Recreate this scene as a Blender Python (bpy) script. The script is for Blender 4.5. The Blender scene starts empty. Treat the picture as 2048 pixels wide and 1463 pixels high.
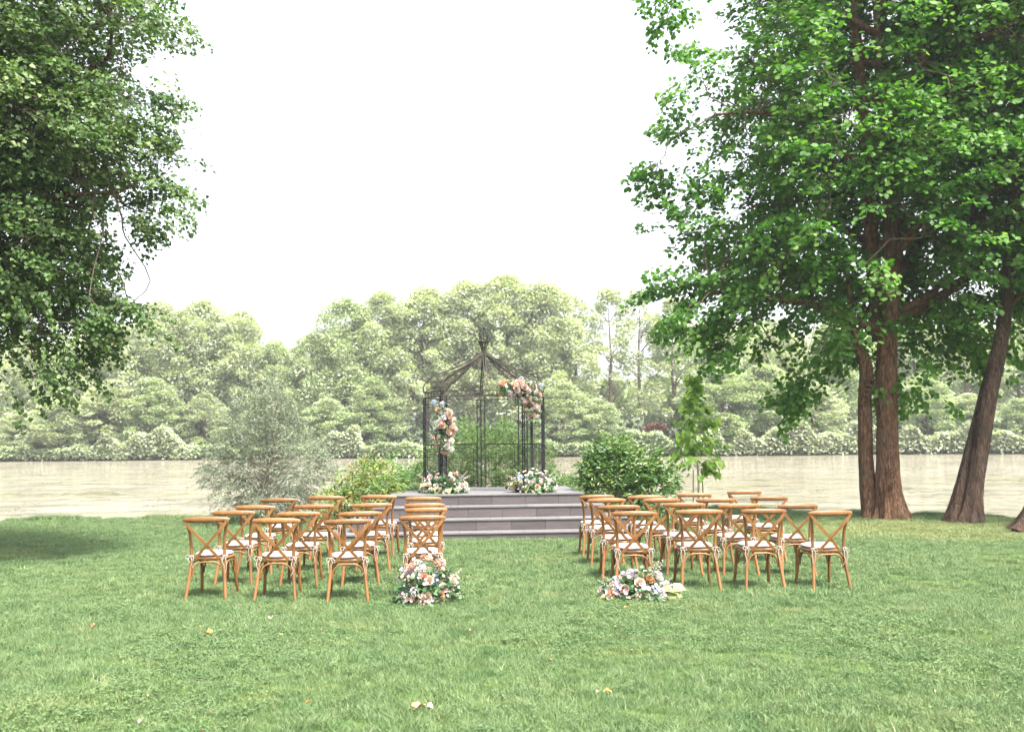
import bpy, bmesh, math, random
import numpy as np
from mathutils import Vector, Matrix, noise

random.seed(7)
RNG = np.random.default_rng(7)
R = math.radians
scene = bpy.context.scene
C = scene.collection

# ------------------------------------------------------------------ camera
EYE = 1.75
cam_data = bpy.data.cameras.new("camera")
cam = bpy.data.objects.new("camera", cam_data)
C.objects.link(cam)
cam_data.sensor_width = 36.0
cam_data.lens = 35.0
cam_data.clip_start = 0.1
cam_data.clip_end = 4000
cam_data.dof.use_dof = True
cam_data.dof.focus_distance = 12.5
cam_data.dof.aperture_fstop = 2.8
cam.matrix_world = (Matrix.Translation((0, 0, EYE)) @ Matrix.Rotation(R(90 + 3.99), 4, 'X')
                    @ Matrix.Rotation(R(-0.5), 4, 'Z'))
scene.camera = cam

# ------------------------------------------------------------------ light
SUN_EL, SUN_AZ = 60.0, 142.0          # compass-like: direction the light comes FROM, clockwise from +Y
world = bpy.data.worlds.new("World")
scene.world = world
world.use_nodes = True
wn = world.node_tree
for n in list(wn.nodes):
    wn.nodes.remove(n)
w_out = wn.nodes.new("ShaderNodeOutputWorld")
w_bg = wn.nodes.new("ShaderNodeBackground")
w_sky = wn.nodes.new("ShaderNodeTexSky")
w_sky.sky_type = 'NISHITA'
w_sky.sun_disc = False
w_sky.sun_elevation = R(SUN_EL)
w_sky.sun_rotation = R(SUN_AZ)
w_sky.dust_density = 4.0
w_sky.air_density = 1.0
w_sky.ozone_density = 1.0
w_hsv = wn.nodes.new("ShaderNodeHueSaturation")      # thin bright cloud veil: the sky is nearly white
w_hsv.inputs['Saturation'].default_value = 0.30
wn.links.new(w_sky.outputs[0], w_hsv.inputs['Color'])
wn.links.new(w_hsv.outputs[0], w_bg.inputs['Color'])
w_bg.inputs['Strength'].default_value = 0.15
wn.links.new(w_bg.outputs[0], w_out.inputs['Surface'])

sun_d = bpy.data.lights.new("sun", 'SUN')
sun_d.energy = 3.6
sun_d.angle = R(10)
sun_d.color = (1.0, 0.95, 0.86)
sun = bpy.data.objects.new("sun", sun_d)
C.objects.link(sun)
sv = Vector((math.sin(R(SUN_AZ)) * math.cos(R(SUN_EL)), math.cos(R(SUN_AZ)) * math.cos(R(SUN_EL)), math.sin(R(SUN_EL))))
sun.rotation_euler = sv.to_track_quat('Z', 'Y').to_euler()
sun.location = (0, -10, 40)

scene.view_settings.view_transform = 'Standard'
scene.view_settings.look = 'None'
scene.view_settings.exposure = 1.92
scene.view_settings.gamma = 1.0
scene.view_settings.use_curve_mapping = False
scene.render.engine = 'CYCLES'
cy = scene.cycles
cy.max_bounces = 7
cy.diffuse_bounces = 3
cy.glossy_bounces = 3
cy.transmission_bounces = 4
cy.transparent_max_bounces = 4
cy.volume_bounces = 0
cy.use_denoising = True
cy.sample_clamp_indirect = 6.0
cy.caustics_reflective = False
cy.caustics_refractive = False


# ------------------------------------------------------------------ helpers: nodes
def mat(name):
    m = bpy.data.materials.new(name)
    m.use_nodes = True
    nt = m.node_tree
    p = nt.nodes.get("Principled BSDF")
    return m, nt, p


def node(nt, typ, **kw):
    n = nt.nodes.new(typ)
    for k, v in kw.items():
        setattr(n, k, v)
    return n


def ramp(nt, fac, stops):
    r = node(nt, "ShaderNodeValToRGB")
    el = r.color_ramp.elements
    while len(el) > 1:
        el.remove(el[-1])
    el[0].position = stops[0][0]
    el[0].color = (*stops[0][1], 1)
    for pos, c in stops[1:]:
        e = el.new(pos)
        e.color = (*c, 1)
    nt.links.new(fac, r.inputs[0])
    return r.outputs[0]


def noise_tex(nt, vec, scale, detail=3, rough=0.55, dist=0.0):
    n = node(nt, "ShaderNodeTexNoise")
    n.inputs['Scale'].default_value = scale
    n.inputs['Detail'].default_value = detail
    n.inputs['Roughness'].default_value = rough
    n.inputs['Distortion'].default_value = dist
    if vec is not None:
        nt.links.new(vec, n.inputs['Vector'])
    return n.outputs['Fac']


def mapping(nt, vec, scale=(1, 1, 1), rot=(0, 0, 0)):
    m = node(nt, "ShaderNodeMapping")
    m.inputs['Scale'].default_value = scale
    m.inputs['Rotation'].default_value = rot
    nt.links.new(vec, m.inputs['Vector'])
    return m.outputs[0]


def mixc(nt, fac, a, b, mode='MIX'):
    m = node(nt, "ShaderNodeMix")
    m.data_type = 'RGBA'
    m.blend_type = mode
    if isinstance(fac, (int, float)):
        m.inputs[0].default_value = fac
    else:
        nt.links.new(fac, m.inputs[0])
    for i, v in ((6, a), (7, b)):
        if isinstance(v, tuple):
            m.inputs[i].default_value = (*v, 1)
        else:
            nt.links.new(v, m.inputs[i])
    return m.outputs[2]


def bump(nt, p, h, strength, dist):
    b = node(nt, "ShaderNodeBump")
    b.inputs['Strength'].default_value = strength
    b.inputs['Distance'].default_value = dist
    nt.links.new(h, b.inputs['Height'])
    nt.links.new(b.outputs[0], p.inputs['Normal'])
    return b


def leaf_material(name, dark, mid, light, trans=0.35, rough=0.5, spec=0.35, patch=1.3):
    """Leaf: colour varies leaf by leaf (attribute rnd) and in loose patches; some light passes through."""
    m, nt, p = mat(name)
    at = node(nt, "ShaderNodeAttribute", attribute_name="rnd")
    geo = node(nt, "ShaderNodeNewGeometry")
    nz = noise_tex(nt, geo.outputs['Position'], patch, 2)
    add = node(nt, "ShaderNodeMath", operation='MULTIPLY_ADD')
    nt.links.new(nz, add.inputs[0])
    add.inputs[1].default_value = 0.7
    ms = node(nt, "ShaderNodeMath", operation='MULTIPLY_ADD')
    nt.links.new(at.outputs['Fac'], ms.inputs[0])
    ms.inputs[1].default_value = 0.75
    ms.inputs[2].default_value = -0.22
    nt.links.new(ms.outputs[0], add.inputs[2])
    col = ramp(nt, add.outputs[0], [(0.12, dark), (0.5, mid), (0.9, light)])
    nt.links.new(col, p.inputs['Base Color'])
    p.inputs['Roughness'].default_value = rough
    p.inputs['Specular IOR Level'].default_value = spec
    tr = node(nt, "ShaderNodeBsdfTranslucent")
    tc = mixc(nt, 1.0, col, (1.0, 1.15, 0.45), 'MULTIPLY')
    nt.links.new(tc, tr.inputs[0])
    mx = node(nt, "ShaderNodeMixShader")
    mx.inputs[0].default_value = trans
    nt.links.new(p.outputs[0], mx.inputs[1])
    nt.links.new(tr.outputs[0], mx.inputs[2])
    out = nt.nodes.get("Material Output")
    nt.links.new(mx.outputs[0], out.inputs['Surface'])
    return m


def plain(name, col, rough=0.6, var=0.15, scale=20.0, spec=0.4, metal=0.0, bmp=0.0, bscale=60.0):
    m, nt, p = mat(name)
    tc = node(nt, "ShaderNodeTexCoord")
    nz = noise_tex(nt, tc.outputs['Object'], scale, 4)
    d = tuple(c * (1 - var) for c in col)
    l = tuple(min(1, c * (1 + var)) for c in col)
    nt.links.new(ramp(nt, nz, [(0.3, d), (0.7, l)]), p.inputs['Base Color'])
    p.inputs['Roughness'].default_value = rough
    p.inputs['Specular IOR Level'].default_value = spec
    p.inputs['Metallic'].default_value = metal
    if bmp:
        bump(nt, p, noise_tex(nt, tc.outputs['Object'], bscale, 3), bmp, 0.01)
    return m


# ------------------------------------------------------------------ helpers: meshes and objects
def link(name, me, m=None, parent=None, loc=(0, 0, 0), rot=(0, 0, 0), kind=None, label=None):
    o = bpy.data.objects.new(name, me)
    C.objects.link(o)
    if m is not None and me is not None and not me.materials:
        me.materials.append(m)
    o.location = loc
    o.rotation_euler = rot
    if parent is not None:
        o.parent = parent
    if kind:
        o['kind'] = kind
    if label:
        o['label'] = label
    return o


def thing(name, label, cat, loc=(0, 0, 0), rz=0.0, group=None):
    o = bpy.data.objects.new(name, None)
    o.empty_display_size = 0.2
    C.objects.link(o)
    o.location = loc
    o.rotation_euler = (0, 0, rz)
    o['label'] = label
    o['category'] = cat
    if group:
        o['group'] = group
    return o


def copy_tree(o, parent=None):
    c = o.copy()
    C.objects.link(c)
    if parent is not None:
        c.parent = parent
    for ch in o.children:
        copy_tree(ch, c)
    return c


class MB:
    """Collects simple solids into one mesh."""

    def __init__(self):
        self.v, self.f = [], []

    def add(self, vs, fs):
        n = len(self.v)
        self.v += [tuple(p) for p in vs]
        self.f += [tuple(i + n for i in q) for q in fs]

    def box(self, c, s, rz=0.0, bev=0.0):
        hx, hy, hz = s[0] / 2, s[1] / 2, s[2] / 2
        ca, sa = math.cos(rz), math.sin(rz)
        if bev <= 0:
            P = [(x, y, z) for z in (-hz, hz) for x, y in ((-hx, -hy), (hx, -hy), (hx, hy), (-hx, hy))]
            F = [(0, 3, 2, 1), (4, 5, 6, 7), (0, 1, 5, 4), (1, 2, 6, 5), (2, 3, 7, 6), (3, 0, 4, 7)]
        else:
            P = []
            for z, k in ((-hz, bev), (-hz + bev, 0), (hz - bev, 0), (hz, bev)):
                P += [(-hx + k, -hy + k, z), (hx - k, -hy + k, z), (hx - k, hy - k, z), (-hx + k, hy - k, z)]
            F = [(0, 3, 2, 1), (12, 13, 14, 15)]
            for r in range(3):
                for i in range(4):
                    a, b = r * 4 + i, r * 4 + (i + 1) % 4
                    F.append((a, b, b + 4, a + 4))
        self.add([(c[0] + x * ca - y * sa, c[1] + x * sa + y * ca, c[2] + z) for x, y, z in P], F)

    def tube(self, pts, rad, n=8, cap=True, flat=1.0, up=None):
        """Round (or flattened) tube along pts; rad a number or one per point."""
        pts = [Vector(p) for p in pts]
        if isinstance(rad, (int, float)):
            rad = [rad] * len(pts)
        base = len(self.v)
        T = []
        for i in range(len(pts)):
            a = pts[max(i - 1, 0)]
            b = pts[min(i + 1, len(pts) - 1)]
            d = (b - a)
            T.append(d.normalized() if d.length > 1e-9 else Vector((0, 0, 1)))
        u = Vector(up) if up else (Vector((0, 1, 0)) if abs(T[0].z) > 0.7 else Vector((0, 0, 1)))
        for i, p in enumerate(pts):
            t = T[i]
            s = t.cross(u)
            if s.length < 1e-6:
                s = t.orthogonal()
            s.normalize()
            w = s.cross(t).normalized()
            if not up:
                u = w
            for k in range(n):
                a = 2 * math.pi * (k + 0.5) / n
                q = p + s * (math.cos(a) * rad[i]) + w * (math.sin(a) * rad[i] * flat)
                self.v.append(tuple(q))
        for i in range(len(pts) - 1):
            for k in range(n):
                a = base + i * n + k
                b = base + i * n + (k + 1) % n
                self.f.append((a, b, b + n, a + n))
        if cap:
            self.f.append(tuple(base + k for k in range(n))[::-1])
            self.f.append(tuple(base + (len(pts) - 1) * n + k for k in range(n)))

    def mesh(self, name, smooth=False, angle=None):
        me = bpy.data.meshes.new(name)
        me.from_pydata(self.v, [], self.f)
        if smooth:
            me.polygons.foreach_set("use_smooth", [True] * len(me.polygons))
            if angle:
                me.set_sharp_from_angle(angle=R(angle))
        me.update()
        return me

    def build(self, name, m, parent=None, smooth=False, loc=(0, 0, 0), rot=(0, 0, 0), angle=None, **kw):
        return link(name, self.mesh(name, smooth, angle), m, parent, loc, rot, **kw)


def spline(pts, n=8):
    """Catmull-Rom through pts."""
    P = [Vector(p) for p in pts]
    P = [P[0] * 2 - P[1]] + P + [P[-1] * 2 - P[-2]]
    out = []
    for i in range(1, len(P) - 2):
        for k in range(n):
            t = k / n
            a, b, c, d = P[i - 1], P[i], P[i + 1], P[i + 2]
            out.append(0.5 * ((2 * b) + (c - a) * t + (2 * a - 5 * b + 4 * c - d) * t * t
                              + (3 * b - a - 3 * c + d) * t ** 3))
    out.append(P[-2])
    return out


def lerp_list(vals, n):
    x = np.linspace(0, len(vals) - 1, n)
    return list(np.interp(x, range(len(vals)), vals))


def np_mesh(name, verts, quads, attr=None, smooth=False):
    """Big quad mesh from numpy arrays; attr = one float per vertex, stored as rnd."""
    me = bpy.data.meshes.new(name)
    nv, nf = len(verts), len(quads)
    me.vertices.add(nv)
    me.vertices.foreach_set("co", np.ascontiguousarray(verts, dtype=np.float32).ravel())
    me.loops.add(nf * 4)
    me.loops.foreach_set("vertex_index", np.ascontiguousarray(quads, dtype=np.int32).ravel())
    me.polygons.add(nf)
    me.polygons.foreach_set("loop_start", np.arange(0, nf * 4, 4, dtype=np.int32))
    me.polygons.foreach_set("loop_total", np.full(nf, 4, dtype=np.int32))
    if smooth:
        me.polygons.foreach_set("use_smooth", np.ones(nf, dtype=bool))
    if attr is not None:
        a = me.attributes.new("rnd", 'FLOAT', 'POINT')
        a.data.foreach_set("value", np.ascontiguousarray(attr, dtype=np.float32))
    me.update(calc_edges=True)
    return me


def leaf_shape(kind):
    """6-vertex leaf folded on its midrib, unit length along +Y, normal +Z."""
    if kind == 'round':
        return np.array([(0, 0, 0), (-.38, .22, .05), (-.36, .68, .04), (0, 1, -.06), (.36, .68, .04), (.38, .22, .05)])
    if kind == 'heart':
        return np.array([(0, .03, 0), (-.42, .12, .06), (-.36, .6, .05), (0, 1, -.14), (.36, .6, .05), (.42, .12, .06)])
    if kind == 'lance':
        return np.array([(0, 0, 0), (-.15, .3, .04), (-.13, .68, .03), (0, 1, -.1), (.13, .68, .03), (.15, .3, .04)])
    return np.array([(0, 0, 0), (-.09, .3, .03), (-.08, .7, .02), (0, 1, -.04), (.08, .7, .02), (.09, .3, .03)])


LEAF_Q = np.array([(0, 3, 2, 1), (0, 5, 4, 3)])


def rot_from(dirs, ups):
    """Rotation matrices (n,3,3) whose columns are x, y=dir, z~up."""
    y = dirs / np.linalg.norm(dirs, axis=1, keepdims=True)
    x = np.cross(y, ups)
    x /= np.maximum(np.linalg.norm(x, axis=1, keepdims=True), 1e-6)
    z = np.cross(x, y)
    return np.stack([x, y, z], axis=2)


def leaves_mesh(name, pos, dirs, ups, size, kind, rnd=None):
    n = len(pos)
    L = leaf_shape(kind)
    M = rot_from(dirs, ups)
    V = np.einsum('nij,kj->nki', M, L) * size[:, None, None] + pos[:, None, :]
    Q = LEAF_Q[None] + (np.arange(n) * 6)[:, None, None]
    if rnd is None:
        rnd = RNG.random(n)
    return np_mesh(name, V.reshape(-1, 3), Q.reshape(-1, 4), np.repeat(rnd, 6))


def spray_leaves(cpos, cdir, n_leaf, length, spread, size, droop=0.25, up_jit=0.45, size_var=0.3, tilt=(0, 0, 1)):
    """Leaves set along short twigs. cpos/cdir: twig roots and directions (n,3). Returns pos, dirs, ups, size, rnd."""
    n = len(cpos)
    d = cdir / np.linalg.norm(cdir, axis=1, keepdims=True)
    side = np.cross(d, np.array([0, 0, 1.0]))
    side /= np.maximum(np.linalg.norm(side, axis=1, keepdims=True), 1e-6)
    t = RNG.random((n, n_leaf)) ** 0.8
    ln = length * RNG.uniform(0.6, 1.3, (n, 1))
    s = RNG.normal(0, 1, (n, n_leaf)) * spread * (0.35 + 0.65 * np.sin(np.pi * np.clip(t * 0.9 + .08, 0, 1)))
    h = RNG.normal(0, 0.28, (n, n_leaf)) * spread
    pos = (cpos[:, None] + d[:, None] * (t * ln)[..., None] + side[:, None] * s[..., None])
    pos[..., 2] += h - droop * (t * ln) ** 1.6 - 0.25 * np.abs(s)
    ld = d[:, None] * RNG.uniform(0.2, 1, (n, n_leaf, 1)) + side[:, None] * (np.sign(s) * RNG.uniform(.3, 1.2, s.shape))[..., None]
    ld = ld + RNG.normal(0, .3, ld.shape)
    ld[..., 2] -= RNG.uniform(0.0, 0.7, s.shape)
    up = np.array(tilt)[None, None] + RNG.normal(0, up_jit, ld.shape)
    sz = size * RNG.uniform(1 - size_var, 1 + size_var, s.shape)
    crnd = RNG.random((n, 1)) * 0.45
    rnd = np.clip(crnd + RNG.random(s.shape) * 0.55, 0, 1)
    return pos.reshape(-1, 3), ld.reshape(-1, 3), up.reshape(-1, 3), sz.ravel(), rnd.ravel()


def poly_dist(P, x, z):
    """Signed distance (inside positive) of points to a polygon."""
    P = np.array(P, float)
    A, B = P, np.roll(P, -1, axis=0)
    px = np.stack([x, z], 1)
    inside = np.zeros(len(x), bool)
    dmin = np.full(len(x), 1e9)
    for a, b in zip(A, B):
        ab = b - a
        t = np.clip(((px - a) @ ab) / (ab @ ab + 1e-12), 0, 1)
        q = a + t[:, None] * ab
        dmin = np.minimum(dmin, np.linalg.norm(px - q, axis=1))
        c = ((a[1] > px[:, 1]) != (b[1] > px[:, 1]))
        xi = (b[0] - a[0]) * (px[:, 1] - a[1]) / ((b[1] - a[1]) if b[1] != a[1] else 1e-9) + a[0]
        inside ^= c & (px[:, 0] < xi)
    return np.where(inside, dmin, -dmin)


def noise3(P, s, off=0.0):
    return np.array([noise.noise(Vector((p[0] * s + off, p[1] * s + off, p[2] * s))) for p in P])


# ------------------------------------------------------------------ ground, lake, far bank
SHORE = [(-400, 15), (-60, 17), (-25, 20), (-12, 22.1), (-7, 22.6), (-2, 23.6), (3, 24.0), (5.6, 23.3), (7.4, 22.0),
         (8.6, 20.9), (10.2, 19.9), (13, 18.6), (20, 15.5), (60, 8), (400, 0)]
FAR = [(-400, 88), (-80, 96), (-30, 100), (0, 98), (30, 96), (90, 92), (400, 80)]
WATER_Z = -0.42


def shore(x):
    return np.interp(x, [p[0] for p in SHORE], [p[1] for p in SHORE]) + 0.12 * np.sin(x * 1.7) + 0.07 * np.sin(x * 4.1 + 1)


def farshore(x):
    return np.interp(x, [p[0] for p in FAR], [p[1] for p in FAR]) + 0.9 * np.sin(x * 0.21) + 0.4 * np.sin(x * 0.63)


def ground_z(x, y):
    x = np.asarray(x, float)
    y = np.asarray(y, float)
    base = 0.018 * np.sin(x * 0.9 + 0.4) * np.sin(y * 0.7) + 0.012 * np.sin(x * 2.1 + y * 1.3) + 0.0015 * np.clip(x, -20, 20)
    k = np.clip((y - shore(x) + 0.15) / 1.0, 0, 1)
    near = base - k * k * (3 - 2 * k) * 1.6
    kf = np.clip((y - farshore(x)) / 2.2, 0, 1)
    rise = 0.25 * kf + np.clip((y - farshore(x) - 3) * 0.012, 0, 3) + 0.45 * kf
    return near + kf * (1.6 + WATER_Z * 0) + rise - 0.35 * kf


def axis(parts):
    out = []
    for a, b, n in parts:
        out += list(np.linspace(a, b, n, endpoint=False))
    out.append(parts[-1][1])
    return np.array(out)


xs = axis([(-600, -80, 20), (-80, -16, 40), (-16, 16, 140), (16, 80, 40), (80, 600, 20)])
ys = axis([(-300, -10, 20), (-10, 14, 60), (14, 27, 90), (27, 90, 12), (90, 106, 60), (106, 180, 20), (180, 1200, 12)])
GX, GY = np.meshgrid(xs, ys)
GZ = ground_z(GX, GY)
nx, ny = len(xs), len(ys)
idx = np.arange(nx * ny).reshape(ny, nx)
Q = np.stack([idx[:-1, :-1], idx[:-1, 1:], idx[1:, 1:], idx[1:, :-1]], -1).reshape(-1, 4)
gm, nt, p = mat("turf_soil")
geo = node(nt, "ShaderNodeNewGeometry")
n1 = noise_tex(nt, geo.outputs['Position'], 1.6, 5)
n2 = noise_tex(nt, geo.outputs['Position'], 35, 4)
ca = ramp(nt, n1, [(0.3, (0.035, 0.075, 0.018)), (0.7, (0.075, 0.12, 0.03))])
cb = ramp(nt, n2, [(0.3, (0.03, 0.06, 0.015)), (0.75, (0.11, 0.13, 0.045))])
nt.links.new(mixc(nt, 0.5, ca, cb), p.inputs['Base Color'])
p.inputs['Roughness'].default_value = 0.9
p.inputs['Specular IOR Level'].default_value = 0.1
bump(nt, p, n2, 0.6, 0.03)
link("ground", np_mesh("ground", np.stack([GX, GY, GZ], -1).reshape(-1, 3), Q, smooth=True), gm, kind='structure')

# water
wm, nt, p = mat("lake_water")
geo = node(nt, "ShaderNodeNewGeometry")
v1 = mapping(nt, geo.outputs['Position'], (0.22, 0.36, 1), (0, 0, 0.12))
v2 = mapping(nt, geo.outputs['Position'], (1.1, 1.9, 1), (0, 0, -0.1))
v3 = mapping(nt, geo.outputs['Position'], (0.03, 0.12, 1), (0, 0, 0.1))
h1 = noise_tex(nt, v1, 1.6, 3, 0.6, 0.4)
h2 = noise_tex(nt, v2, 1.4, 3, 0.6, 0.3)
calm = noise_tex(nt, v3, 1.0, 3, 0.5)
hm = node(nt, "ShaderNodeMath", operation='MULTIPLY_ADD')
nt.links.new(h2, hm.inputs[0])
hm.inputs[1].default_value = 0.35
nt.links.new(h1, hm.inputs[2])
hc = node(nt, "ShaderNodeMath", operation='MULTIPLY')
nt.links.new(hm.outputs[0], hc.inputs[0])
cm = node(nt, "ShaderNodeMapRange")
cm.inputs[1].default_value = 0.35
cm.inputs[2].default_value = 0.65
cm.inputs[3].default_value = 0.55
cm.inputs[4].default_value = 1.2
nt.links.new(calm, cm.inputs[0])
gust = noise_tex(nt, mapping(nt, geo.outputs['Position'], (0.26, 0.42, 1), (0, 0, 0.08)), 1.0, 6, 0.68, 0.8)
gm_ = ramp(nt, gust, [(0.42, (0.03, 0.03, 0.03)), (0.52, (0.9, 0.9, 0.9)), (0.62, (4, 4, 4))])
g2_ = node(nt, "ShaderNodeMath", operation='MULTIPLY')
nt.links.new(cm.outputs[0], g2_.inputs[0])
nt.links.new(gm_, g2_.inputs[1])
nt.links.new(g2_.outputs[0], hc.inputs[1])
bump(nt, p, hc.outputs[0], 1.0, 0.20)
nt.links.new(ramp(nt, calm, [(0.3, (0.21, 0.185, 0.125)), (0.7, (0.29, 0.265, 0.21))]), p.inputs['Base Color'])
p.inputs['Roughness'].default_value = 0.06
p.inputs['IOR'].default_value = 1.38
mb = MB()
mb.add([(-600, 8, WATER_Z), (600, -6, WATER_Z), (600, 130, WATER_Z), (-600, 130, WATER_Z)], [(0, 1, 2, 3)])
# small patches of sheet only where the basin is: the ground hides the rest
mb.build("lake", wm, kind='structure')

# ------------------------------------------------------------------ lawn (grass blades in patches)
grass_m, nt, p = mat("grass_blades")
geo = node(nt, "ShaderNodeNewGeometry")
at = node(nt, "ShaderNodeAttribute", attribute_name="rnd")
pos = geo.outputs['Position']
flat = mapping(nt, pos, (1, 1, 0))
big = noise_tex(nt, flat, 0.55, 4, 0.6)
mid_ = noise_tex(nt, flat, 2.4, 4, 0.6)
green = ramp(nt, at.outputs['Fac'], [(0.0, (0.086, 0.152, 0.052)), (0.55, (0.142, 0.214, 0.088)), (0.86, (0.20, 0.272, 0.125)), (1.0, (0.44, 0.40, 0.25))])
dry = ramp(nt, at.outputs['Fac'], [(0.0, (0.14, 0.19, 0.06)), (0.6, (0.25, 0.28, 0.11)), (1.0, (0.45, 0.39, 0.22))])  # parched-blade colour, also used for the painted sun dapples
deep = ramp(nt, at.outputs['Fac'], [(0.0, (0.056, 0.122, 0.042)), (0.7, (0.102, 0.178, 0.068)), (1.0, (0.18, 0.25, 0.10))])
f1 = ramp(nt, big, [(0.52, (0, 0, 0)), (0.72, (0.75, 0.75, 0.75))])
f2 = ramp(nt, mid_, [(0.36, (0.8, 0.8, 0.8)), (0.5, (0, 0, 0))])
f3 = ramp(nt, noise_tex(nt, mapping(nt, pos, (1, 1.6, 0)), 0.9, 4, 0.6, 0.5), [(0.6, (0, 0, 0)), (0.74, (0.8, 0.8, 0.8))])
c1 = mixc(nt, f2, green, deep)
c2 = mixc(nt, f1, c1, mixc(nt, 0.5, green, dry))
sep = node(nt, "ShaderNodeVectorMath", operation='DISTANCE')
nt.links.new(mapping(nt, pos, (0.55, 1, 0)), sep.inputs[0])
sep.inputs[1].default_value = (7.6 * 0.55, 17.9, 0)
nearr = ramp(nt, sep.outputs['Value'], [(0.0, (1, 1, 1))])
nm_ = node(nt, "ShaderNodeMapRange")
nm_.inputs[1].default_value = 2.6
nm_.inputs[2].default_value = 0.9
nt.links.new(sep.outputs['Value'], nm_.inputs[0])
sun_dapple = node(nt, "ShaderNodeMath", operation='MULTIPLY')
nt.links.new(nm_.outputs[0], sun_dapple.inputs[0])
nt.links.new(ramp(nt, noise_tex(nt, mapping(nt, pos, (.6, 1.6, 0)), 1.1, 3), [(.32, (0, 0, 0)), (.52, (.95, .95, .95))]), sun_dapple.inputs[1])
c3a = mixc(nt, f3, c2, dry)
c3 = mixc(nt, sun_dapple.outputs[0], c3a, dry)  # sunlit patches beside the right trees, painted in as straw-coloured grass
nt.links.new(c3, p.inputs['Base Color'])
p.inputs['Roughness'].default_value = 0.5
p.inputs['Specular IOR Level'].default_value = 0.3
tr = node(nt, "ShaderNodeBsdfTranslucent")
nt.links.new(c3, tr.inputs[0])
mx = node(nt, "ShaderNodeMixShader")
mx.inputs[0].default_value = 0.3
nt.links.new(p.outputs[0], mx.inputs[1])
nt.links.new(tr.outputs[0], mx.inputs[2])
nt.links.new(mx.outputs[0], nt.nodes["Material Output"].inputs['Surface'])

PATCH = 0.62


def grass_patch(name, n, h, w, clover=0):
    # clumps: blades share lean inside small tufts
    nt_ = max(8, n // 14)
    tx = RNG.uniform(-PATCH / 2, PATCH / 2, (nt_, 2))
    tl = RNG.normal(0, 0.45, (nt_, 2))
    th = RNG.uniform(0.6, 1.35, nt_)
    tr_ = RNG.random(nt_)
    k = RNG.integers(0, nt_, n)
    b = tx[k] + RNG.normal(0, 0.028, (n, 2))
    hh = h * th[k] * RNG.uniform(0.55, 1.2, n)
    lean = tl[k] + RNG.normal(0, 0.45, (n, 2))
    az = RNG.uniform(0, 2 * np.pi, n)
    sx, sy = np.cos(az), np.sin(az)
    ww = w * RNG.uniform(0.6, 1.3, n)
    V = np.zeros((n, 6, 3))
    for j, (t, q) in enumerate(((0, 1.0), (0.55, 0.8), (1.0, 0.12))):
        cx = b[:, 0] + lean[:, 0] * hh * t ** 1.8
        cy_ = b[:, 1] + lean[:, 1] * hh * t ** 1.8
        cz = hh * t * (1 - 0.12 * t * np.minimum(1.5, np.hypot(lean[:, 0], lean[:, 1])))
        V[:, 2 * j] = np.stack([cx - sx * ww * q / 2, cy_ - sy * ww * q / 2, cz], 1)
        V[:, 2 * j + 1] = np.stack([cx + sx * ww * q / 2, cy_ + sy * ww * q / 2, cz], 1)
    V[:, :2, 2] -= 0.008
    F = np.array([(0, 1, 3, 2), (2, 3, 5, 4)])[None] + (np.arange(n) * 6)[:, None, None]
    rnd = np.clip(tr_[k] * 0.5 + RNG.random(n) * 0.5, 0, 1)
    Vf, Ff, rf = V.reshape(-1, 3), F.reshape(-1, 4), np.repeat(rnd, 6)
    if clover:
        cp = RNG.uniform(-PATCH / 2, PATCH / 2, (clover, 2))
        base = np.stack([cp[:, 0], cp[:, 1], RNG.uniform(0.02, 0.042, clover)], 1)
        vs, fs, rs = [], [], []
        off = len(Vf)
        for j in range(3):
            a = RNG.uniform(0, 2 * np.pi, clover) * 0 + np.arange(clover) * 1.7 + j * 2.094
            d = np.stack([np.cos(a), np.sin(a), RNG.normal(0.1, .25, clover)], 1)
            M = rot_from(d, np.array([[0, 0, 1.0]]) + RNG.normal(0, .25, (clover, 3)))
            L = leaf_shape('round')
            vv = np.einsum('nij,kj->nki', M, L) * RNG.uniform(.011, .018, clover)[:, None, None] + base[:, None]
            fs.append((LEAF_Q[None] + (np.arange(clover) * 6)[:, None, None] + off).reshape(-1, 4))
            off += clover * 6
            vs.append(vv.reshape(-1, 3))
            rs.append(np.repeat(RNG.random(clover) * .5, 6))
        Vf = np.concatenate([Vf] + vs)
        Ff = np.concatenate([Ff] + fs)
        rf = np.concatenate([rf] + rs)
    me = np_mesh(name, Vf, Ff, rf)
    me.materials.append(grass_m)
    return bpy.data.objects.new(name, me)


patch_col = bpy.data.collections.new("grass_patches")
for i in range(4):
    patch_col.objects.link(grass_patch(f"patch_a_{i}", 3400, 0.042, 0.0036, 0 if i % 2 else 60))
for i in range(2):
    patch_col.objects.link(grass_patch(f"patch_b_{i}", 2900, 0.040, 0.0036, 220))
for i in range(3):
    patch_col.objects.link(grass_patch(f"patch_c_{i}", 2400, 0.042, 0.0055, 40))
for i in range(2):
    patch_col.objects.link(grass_patch(f"patch_d_{i}", 1700, 0.085, 0.0055))

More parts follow.
